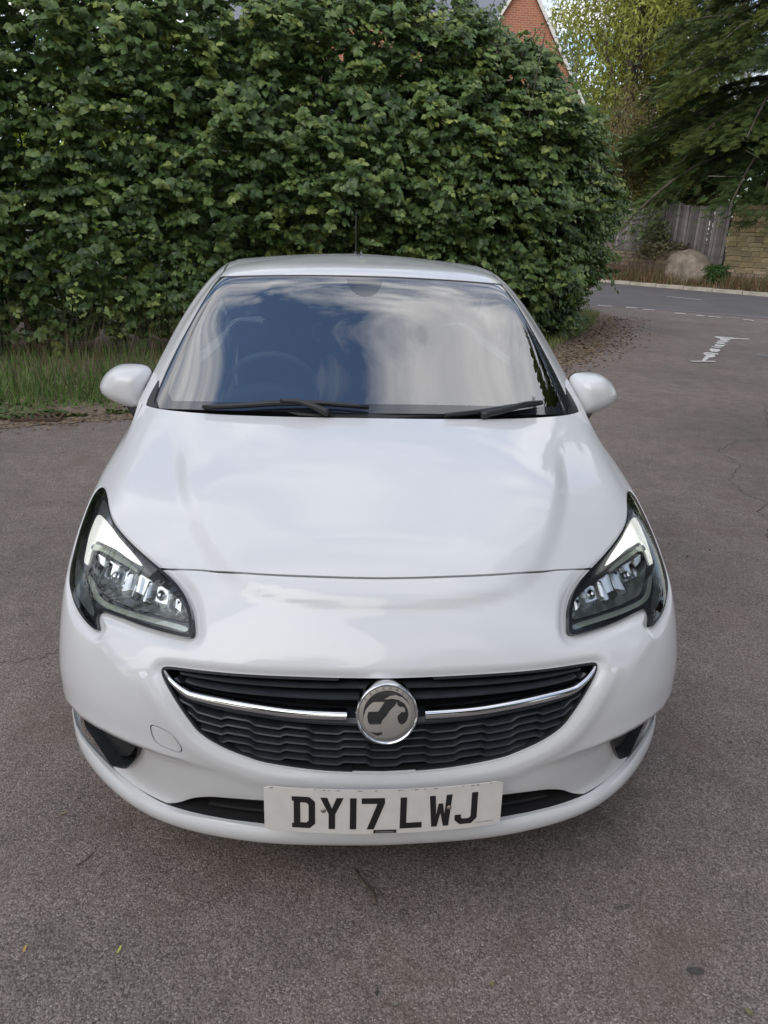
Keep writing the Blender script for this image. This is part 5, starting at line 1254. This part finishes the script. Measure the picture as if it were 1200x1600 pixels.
def leafy(name,label,cat,c,rad,n,cols,size,trunk=0,m=None,lump=.25,seed=1,squash=(1,1,1),stems=5):
    """small bush: leaf faces through a lumpy ellipsoid, on a few stems"""
    r=np.random.default_rng(seed); root=empty(name,tuple(c)); tag(root,label,cat)
    d=r.normal(size=(n,3)); d/=np.linalg.norm(d,axis=1)[:,None]; rr=(1-r.exponential(.16,n)).clip(.15,1)*(1+lump*snoise(d*3.2,seed)+lump*.6*snoise(d*8,seed+1)); P=d*rr[:,None]*np.array(rad)+np.array([0,0,rad[2]+trunk])
    P=P[P[:,2]>.02]; d=d[:len(P)]; k=len(P); R=frames(r.normal(size=(k,3))+[0,0,-.3],d+r.normal(0,.5,(k,3))+[0,0,.5])
    m=m or leafmat(name+'_leaf',cols,.5,.25)
    tag(scatter('leaves',LEAF_V,LEAF_F,P,R,r.uniform(.7,1.3,k)*size,m,root,np.clip(.5+.25*snoise(d*4,seed+2)+r.normal(0,.15,k),0,1)),kind='stuff')
    for j in range(stems):
        b=MB(); a=r.uniform(0,6.28); e=np.array([math.cos(a)*rad[0]*.6,math.sin(a)*rad[1]*.6,trunk+rad[2]*r.uniform(.8,1.6)])
        b.tube([(0,0,-.05),tuple(e*[.3,.3,.5]),tuple(e)],[.02*max(1,rad[2]),.012*max(1,rad[2]),.005],6,False); b.build('stem',M_bark,root,True)
    return root
def at(t,o,z): p=kp(t,o); return (p[0],p[1],float(gz(p[1]))+z)
leafy('green_shrub','small bright green bush at the foot of the timber fence','shrub',at(3.4,.8,.1),(.48,.35,.34),2400,[(.03,.08,.02),(.06,.13,.03),(.10,.17,.04)],.05,seed=4)
leafy('sapling','pale leafed sapling growing in front of the timber fence','sapling',at(.9,1.3,.6),(.50,.35,.85),900,[(.10,.13,.06),(.16,.19,.09),(.24,.24,.13)],.085,seed=5,lump=.5)
leafy('ivy_clump','pale ivy clump spilling over the low stone wall','ivy',at(1.5,1.15,.85),(.9,.4,.28),900,[(.11,.12,.06),(.17,.17,.09),(.22,.18,.11)],.08,seed=6,lump=.4)
for i,(x,y,l) in enumerate(((-11,20.5,'leftmost'),(-6.0,20.5,'second'),(-1.4,13.0,'third'),(1.1,13.8,'fourth'),(3.0,15.0,'rightmost'))):
    leafy('garden_shrub',l+' of the five green shrubs growing behind the tall hedge','shrub',(x,y,float(gz(y))),((2.7,1.3,2.9) if i<2 else (1.9,.9,2.45) if i<4 else (1.7,.9,2.1)),5200,([(.14,.20,.03),(.22,.30,.05),(.32,.38,.08)] if i<2 else [(.05,.09,.03),(.09,.15,.04),(.15,.22,.06)]),.19,seed=60+i,lump=.15)
# ---------------------------------------------------------------- trees
SPR=[]; SPF=[]
def _spray():
    V=[];F=[]
    for k in range(6):
        y=.12+k*.15; l=.34*(1-.55*abs(k-2)/4)*(1 if k<5 else .5)
        for s in (-1,1):
            b=len(V); V+=[(0,y,0),(0,y+.07,0),(s*l,y+.20,-.05),(s*l*.9,y+.13,-.06)]; F.append((b,b+1,b+2,b+3) if s<0 else (b,b+3,b+2,b+1))
    b=len(V); V+=[(-.012,0,0),(.012,0,0),(.02,1.05,-.05),(-.02,1.05,-.05)]; F.append((b,b+1,b+2,b+3)); return V,F
SPR,SPF=_spray()
M_yew=leafmat('yew_needles',[(.022,.042,.018),(.045,.078,.026),(.08,.12,.035),(.14,.18,.045),(.20,.22,.06)],.55,.15)
def yew(name,label,c,H,Rd,zlow,nb,seed,dense=1.0,side=None,tone=0,spsize=1.0):
    r=np.random.default_rng(seed); root=empty(name,tuple(c)); tag(root,label,'conifer tree')
    b=MB(); b.tube([(0,0,-.2),(.05,0,H*.3),(-.05,.05,H*.65),(0,0,H*.95)],[.34,.26,.15,.04],10); b.build('trunk',mat('red_brown_bark',(.16,.085,.055),.9,var=.35,vscale=8,bump=.6,bscale=30),root,True)
    pos=[];dr=[];nm=[];tn=[];sc=[]
    for i in range(nb):
        f=i/(nb-1); z=zlow+(H-zlow)*f**1.1; a=i*2.4+r.normal(0,.3); L=Rd*(1-.80*f**1.6)*r.uniform(.7,1.12)
        if side is not None and (math.cos(a)*side[0]+math.sin(a)*side[1])<-.55: continue
        dv=np.array([math.cos(a),math.sin(a),0]); rise=r.uniform(.05,.35); drop=r.uniform(.35,.75)*(1.2-f)
        t=np.linspace(0,1,8); pts=np.array([dv*L*q+np.array([0,0,z+rise*L*q-drop*L*q*q]) for q in t])
        if L>.8:
            bb=MB(); bb.tube([tuple(p) for p in pts],[.07*(1-.85*q)*L/3.5+.006 for q in t],5,False); bb.build('limb',M_bark,root,True)
        ns=int(L*66*dense); ctone=r.normal(.38,.15)
        for k in range(ns):
            q=(.18+.85*r.random()**.8); q=min(q,1); p=np.array([np.interp(q,t,pts[:,j]) for j in range(3)])
            sd=np.array([-dv[1],dv[0],0]); w=r.normal(0,.26)*L*.62*(1.1-.5*q); dd=dv*r.uniform(.5,1)+sd*np.sign(w)*r.uniform(.1,.9)+np.array([0,0,r.normal(-.30,.28)])
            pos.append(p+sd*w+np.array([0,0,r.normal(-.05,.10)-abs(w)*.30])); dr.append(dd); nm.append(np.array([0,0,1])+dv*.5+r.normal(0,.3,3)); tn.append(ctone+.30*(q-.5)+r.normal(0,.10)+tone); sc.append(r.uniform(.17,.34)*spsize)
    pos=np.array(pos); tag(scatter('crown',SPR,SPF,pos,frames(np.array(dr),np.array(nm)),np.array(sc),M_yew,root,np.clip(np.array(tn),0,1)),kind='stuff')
    print(name,len(pos))
    return root
def broadleaf(name,label,c,H,Rd,cols,n,seed,size=.09,trunk_frac=.3,blobs=22,bark=None,wispy=False):
    r=np.random.default_rng(seed); root=empty(name,tuple(c)); tag(root,label,'tree'); bark=bark or M_bark
    b=MB(); b.tube([(0,0,-.2),(.06,.02,H*.25),(-.05,.06,H*.55),(0,0,H*.8)],[.045*H**.8,.035*H**.8,.02*H**.8,.01],9); b.build('trunk',bark,root,True)
    C=[];Rr=[]
    for k in range(blobs):
        a=r.uniform(0,6.28); f=r.uniform(trunk_frac,1); rad=Rd*math.sqrt(max(.05,1-((f-.6)/.5)**2))*r.uniform(.2,.95); C.append((math.cos(a)*rad,math.sin(a)*rad,H*f)); Rr.append(Rd*r.uniform(.26,.46))
        bb=MB(); e=C[-1]; bb.tube([(0,0,H*max(.12,f-.35)),(e[0]*.5,e[1]*.5,e[2]-.25*H*.3),e],[.012*H**.8,.008*H**.8,.004],5,False); bb.build('limb',bark,root,True)
    C=np.array(C);Rr=np.array(Rr); k=r.integers(0,blobs,n); d=r.normal(size=(n,3)); d/=np.linalg.norm(d,axis=1)[:,None]; q=d*(Rr[k]*(1-r.exponential(.22,n)).clip(.1,1)*(1+.3*snoise(d*3+C[k],seed)))[:,None]
    if wispy: q[:,2]*=1.5
    P=C[k]+q; R=frames(r.normal(size=(n,3))+[0,0,-.8 if wispy else -.3],d+r.normal(0,.5,(n,3))+[0,0,.4]); s=r.uniform(.7,1.3,n)*size; S=np.stack([s*(.35 if wispy else 1),s,s],1)
    tint=np.clip(.5+.5*(r.random(blobs)[k]-.5)+r.normal(0,.13,n)+.2*d[:,2]*0,0,1)
    tag(scatter('crown',LEAF_V,LEAF_F,P,R,S,leafmat(name+str(seed),cols,.55,.3),root,tint),kind='stuff'); return root
yew('yew_tree','dark spreading yew tree overhanging the timber fence and yellow wall',(14.8,24.8,.9),14,5.5,3.5,150,21,1.9,side=(-.4,-1),spsize=1.15)
yew('yew_tree','second dark yew rising behind the yellow stone wall at the right edge',(18.9,23.2,.9),14,5.2,2.5,120,22,1.7,side=(-.8,-.6),spsize=1.2)
YG=[(.15,.18,.04),(.27,.31,.06),(.40,.42,.10),(.48,.48,.16)]
def dead_branch():
    o=empty('dead_branch',at(3.2,1.9,3.4)); tag(o,'pale bare curved branch hanging from the yew above the fence','branch')
    b=MB(); b.tube([(2.0,-.2,1.2),(1.2,-.3,.55),(.5,-.4,.15),(-.2,-.4,-.05),(-1.2,-.3,-.05)],[.035,.03,.025,.018,.008],6); b.build('branch_stem',mat('pale_bare_wood',(.40,.34,.28),.8),o,True)
    b=MB(); b.tube([(.6,-.4,.2),(.2,-.5,.5),(-.3,-.5,.7)],[.018,.012,.006],5); b.build('side_twig',mat('pale_bare_wood',(.40,.34,.28),.8),o,True)
dead_branch()
broadleaf('willow_tree','pale yellow green willow between the brick house and the yew',(12.4,33,.8),14,3.8,YG,30000,31,.20,.10,34,wispy=True)
broadleaf('willow_tree','thin olive green willow behind the yew and the fence',(15.2,36,.8),12,3.8,[(.10,.12,.04),(.18,.19,.06),(.28,.27,.10)],22000,32,.20,.10,30,wispy=True)
broadleaf('garden_tree','brownish twiggy garden tree behind the left end of the fence',(10.9,28.5,.7),6.6,1.9,[(.13,.12,.06),(.20,.18,.08),(.26,.20,.10),(.12,.14,.05)],8000,33,.09,.2,20,wispy=True)
broadleaf('garden_tree','low green and rust coloured garden tree just behind the fence',(12.6,27.6,.7),4.6,2.0,[(.05,.08,.025),(.10,.13,.04),(.20,.17,.06),(.22,.12,.06)],9000,34,.10,.15,18)
broadleaf('field_tree','round green tree behind the hedge at the right of the brick house',(18,42,1),13,6,[(.06,.09,.03),(.10,.14,.04),(.16,.19,.06)],9000,35,.26,.15,24)
broadleaf('field_tree','broad green tree far behind the left part of the hedge',(-9,34,1),9,5.5,[(.05,.09,.03),(.09,.14,.04),(.14,.19,.06)],7000,36,.26,.15,20)
broadleaf('field_tree','tall green tree far behind the yew at the right',(26,34,1),16,7,[(.04,.07,.03),(.07,.11,.04),(.12,.15,.05)],9000,37,.28,.1,24)
broadleaf('field_tree','dark green tree filling the gap behind the yellow stone wall',(20.5,30,.8),10,4.5,[(.03,.06,.02),(.06,.10,.03),(.10,.14,.04)],9000,38,.24,.05,24)
# out-of-view trees: mirrored ones beside the lane, then an added row
yew('lane_yew','tall dark conifer standing right of the lane beside the parked car',(7.6,3.0,0),12.5,3.8,4.1,90,41,1.1,spsize=1.7)
broadleaf('lane_tree','green tree standing left of the lane near the parked car',(-9.5,2.0,0),7.5,3.2,[(.03,.06,.02),(.06,.10,.03),(.10,.15,.04)],6000,42,.18,.15,20)
for i,(x,y,h,rr) in enumerate(((-12,-11,9,5),(-4.5,-13,9,5),(4.5,-13,9,5),(12,-11,10,5),(24,-6,10,5),(-20,-4,9,5))):  # added unseen trees that cut the horizon light on the car's front
    broadleaf('lane_tree',['broad tree behind the photographer at the far left of the lane','tree behind the photographer left of the lane middle','tree behind the photographer right of the lane middle','broad tree behind the photographer at the right','tree far right of the lane beyond the frame','tree far left of the lane beyond the frame'][i],(x,y,0),h,rr,[(.03,.06,.02),(.06,.10,.03),(.10,.14,.04)],5000,50+i,.42,.08,22)
# ---------------------------------------------------------------- brick house
def house():
    bm_=bpy.data.materials.new('orange_brick'); bm_.use_nodes=True; nt=bm_.node_tree; b=nt.nodes['Principled BSDF']; N=nt.nodes.new; L=nt.links.new
    tc=N('ShaderNodeTexCoord'); mp=N('ShaderNodeMapping'); mp.inputs['Rotation'].default_value=(R_(90),0,0); L(tc.outputs['Object'],mp.inputs[0]); br=N('ShaderNodeTexBrick'); br.inputs['Scale'].default_value=1; br.inputs['Brick Width'].default_value=.225; br.inputs['Row Height'].default_value=.075; br.inputs['Mortar Size'].default_value=.008
    br.inputs['Color1'].default_value=(.46,.155,.075,1); br.inputs['Color2'].default_value=(.36,.115,.06,1); br.inputs['Mortar'].default_value=(.42,.33,.26,1); L(mp.outputs[0],br.inputs[0]); L(br.outputs[0],b.inputs['Base Color']); b.inputs['Roughness'].default_value=.85
    slate=mat('blue_grey_slate',(.20,.21,.25),.55,var=.15,vscale=8,bump=.2,bscale=8)
    verge=mat('white_bargeboard',(.78,.74,.68),.6)
    h=empty('brick_house',(7.4,30,.72)); tag(h,'orange brick house with slate roof showing above the hedge','house')
    def gable(x,za,half_slope,zb,y,depth,ov=.06):
        t=(za-zb); hw=t*half_slope
        V=[(x-hw,y,0),(x+hw,y,0),(x+hw,y,zb),(x,y,za),(x-hw,y,zb)]; V+= [(a,b_+depth,c) for a,b_,c in V]
        F=[(0,1,2,3,4),(9,8,7,6,5),(0,5,6,1),(1,6,7,2),(0,4,9,5)]
        V=np.array(V)-[7.4,30,.72]; V[:,2]+=0; mk('wall',V,F,bm_,h)
        for s in (-1,1):
            dx=s*hw; n_=np.array([s*(za-zb),0,hw]); n_=n_/np.linalg.norm(n_)
            a=np.array([x,y-.15,za])+n_*.02; b2=np.array([x+dx*1.06,y-.15,zb-(za-zb)*.06])+n_*.02; D=np.array([0,depth+.15,0])
            V=[a,b2,b2+D,a+D]; V=V+[v+n_*.08 for v in V]; F=[(0,1,2,3),(7,6,5,4),(0,4,5,1),(1,5,6,2),(2,6,7,3),(3,7,4,0)]; mk('roof',np.array(V)-[7.4,30,.72],F,slate,h)
            V=[a+[0,-.03,0],b2+[0,-.03,0],b2+[0,-.03,0]-n_*.10,a+[0,-.03,0]-n_*.10]; V=[v+n_*.06 for v in V]; V=V+[v+[0,.05,0] for v in V]
            mk('bargeboard',np.array(V)-[7.4,30,.72],[(3,2,1,0),(4,5,6,7),(0,1,5,4),(1,2,6,5),(2,3,7,6),(3,0,4,7)],verge,h)
    gable(6.82,10.98,.645,6.6,30,7)
    gable(1.35,11.6,.645,6.6,30,7)
    # main roof behind, slope facing the lane
    V=[(-6,31.5,6.9),(8.5,31.5,6.9),(8.5,36.5,12.2),(-6,36.5,12.2),(-6,41.5,6.9),(8.5,41.5,6.9)]; mk('main_roof',np.array(V)-[7.4,30,.72],[(0,1,2,3),(3,2,5,4)],slate,h)
    V=[(-5.8,31.7,0),(8.3,31.7,0),(8.3,31.7,7.0),(-5.8,31.7,7.0),(-5.8,41.3,0),(8.3,41.3,0),(8.3,41.3,7.0),(-5.8,41.3,7.0)]; mk('main_wall',np.array(V)-[7.4,30,.72],[(0,1,2,3),(5,4,7,6),(1,5,6,2),(4,0,3,7)],bm_,h)
    # small dormer gable on the slope
    x,z=4.95,9.85; y=30.2
    V=[(x-.75,y,z-1.1),(x+.75,y,z-1.1),(x,y,z),(x-.75,y+4,z-1.1),(x+.75,y+4,z-1.1),(x,y+4,z)]
    q=mk('dormer',np.array(V)-[7.4,30,.72],[(0,1,2),(3,5,4)],mat('dormer_render',(.34,.25,.17),.8),h)
    mk('dormer_roof',np.array(V)*1-[7.4,30-.0,.72]+[0,-.05,.03],[(0,2,5,3),(2,1,4,5)],slate,q)
    for s in (-1,1):
        a=np.array([x,y-.08,z+.03]); b2=np.array([x+s*.80,y-.08,z-1.16]); u_=np.array([0,0,-.13]); V=[a,b2,b2+u_,a+u_]; V=V+[v+np.array([0,.05,0]) for v in V]
        mk('dormer_bargeboard',np.array(V)-[7.4,30,.72],[(0,1,2,3),(7,6,5,4),(0,4,5,1),(3,2,6,7)],verge,q)
house()
# ---------------------------------------------------------------- small things lying on the tarmac
def grit():
    n=4200; x=rng.uniform(-2.2,2.6,n); y=rng.uniform(-.6,6,n); k=(rng.random(n)<np.clip(.45-.0*y+.3*snoise(np.stack([x*2.2,y*2.2],1),14),.05,1)); x,y=x[k],y[k]; n=len(x)
    V=[(1,0,0),(-.5,.85,0),(-.5,-.85,0),(.2,.1,.8),(-.2,.1,-.6)]; F=[(0,1,3),(1,2,3),(2,0,3),(1,0,4),(2,1,4),(0,2,4)]
    s=rng.exponential(.0016,n)+.0010; s=np.minimum(s,.0075)
    m=leafmat('grit_stone',[(.05,.045,.042),(.11,.10,.095),(.20,.185,.175),(.34,.31,.29)],.85,0)
    tag(scatter('loose_grit',V,F,np.column_stack([x,y,gz(y)+s*.3]),rot_basis(rng.uniform(0,6.28,n),rng.normal(0,.4,n),rng.normal(0,.4,n)),s,m,None,rng.random(n)**1.3),'loose grit and small stones scattered over the tarmac',kind='stuff')
    n=700; x=rng.uniform(-2.2,2.6,n); y=rng.uniform(-.6,6,n); R=rot_basis(rng.uniform(0,6.28,n),rng.normal(0,.12,n),rng.normal(0,.4,n)); s=rng.uniform(.004,.012,n); S=np.stack([s*.22,s,s],1)
    tag(scatter('dry_chaff',LEAF_V,LEAF_F,np.column_stack([x,y,gz(y)+.003]),R,S,leafmat('chaff',[(.12,.09,.06),(.26,.21,.14),(.42,.37,.28)],.8,0),None,rng.random(n)),'bits of dry straw and leaf crumbs on the tarmac',kind='stuff')
grit()
def fallen(name,label,x,y,L,W,col,ang,curl=.15):
    m=mat(name+'_'+str(col[0]),col,.6,var=.2,vscale=200); V=[];F=[];n=8
    for i in range(n+1):
        f=i/n; w=W*math.sin(math.pi*min(.97,max(.03,f)))**.8/2; z=.004+curl*L*(f-.5)**2
        V+=[(-w,f*L-L/2,z+w*.25),(0,f*L-L/2,z),(w,f*L-L/2,z+w*.25)]
    for i in range(n):
        b=3*i; F+=[(b,b+1,b+4,b+3),(b+1,b+2,b+5,b+4)]
    o=mk(name,V,F,m,None,True); o.location=(x,y,.001); o.rotation_euler=(0,0,R_(ang)); tag(o,label,'leaf'); return o
fallen('fallen_leaf','small yellow green willow leaf on the tarmac at the lower left',-.59,-.05,.022,.0055,(.52,.55,.12),-12)
fallen('fallen_leaf','narrow orange leaf on the tarmac near the bottom left corner',-.80,-.04,.020,.006,(.55,.34,.09),5)
fallen('fallen_leaf','curled brown leaf on the tarmac left of the front bumper',-.86,.37,.030,.006,(.30,.21,.12),-60,.5)
fallen('fallen_leaf','pale straw coloured leaf sliver on the tarmac right of the headlight',1.42,1.72,.05,.008,(.6,.56,.46),70)
fallen('fallen_leaf','pale dry sliver on the tarmac below the right end of the bumper',.56,.235,.028,.003,(.5,.46,.36),88)
fallen('fallen_leaf','small crumpled olive leaf on the tarmac at the bottom right',.77,-.25,.018,.014,(.20,.19,.08),30,.8)
fallen('fallen_leaf','crumpled grey leaf on the tarmac at the bottom middle',.02,-.20,.016,.010,(.22,.20,.17),70,.8)
fallen('fallen_leaf','tiny brown leaf on the tarmac below the plate at the right',.235,-.165,.016,.009,(.24,.20,.10),120,.8)
def twig():
    t=empty('fallen_twig',(0,.1,0)); tag(t,'thin forked grey twig on the tarmac below the number plate','twig')
    b=MB(); b.tube([(-.055,.055,.004),(-.045,.03,.005),(-.025,.0,.004),(-.012,-.025,.005),(-.004,-.055,.004)],[.0025,.0032,.003,.0035,.002],6); b.build('twig_stem',M_bark,t,True)
    b=MB(); b.tube([(-.025,.0,.004),(-.004,-.008,.006),(.010,-.035,.005),(.018,-.045,.004)],[.0025,.002,.002,.001],6); b.build('twig_fork',M_bark,t,True)
    o=empty('fallen_twig',(-.745,.21,0)); tag(o,'short bent brown twig on the tarmac at the left below the bumper','twig')
    b=MB(); b.tube([(-.02,-.02,.003),(0,0,.004),(.012,.022,.003)],[.0012,.0016,.001],5); b.build('twig_stem',M_bark,o,True)
twig()
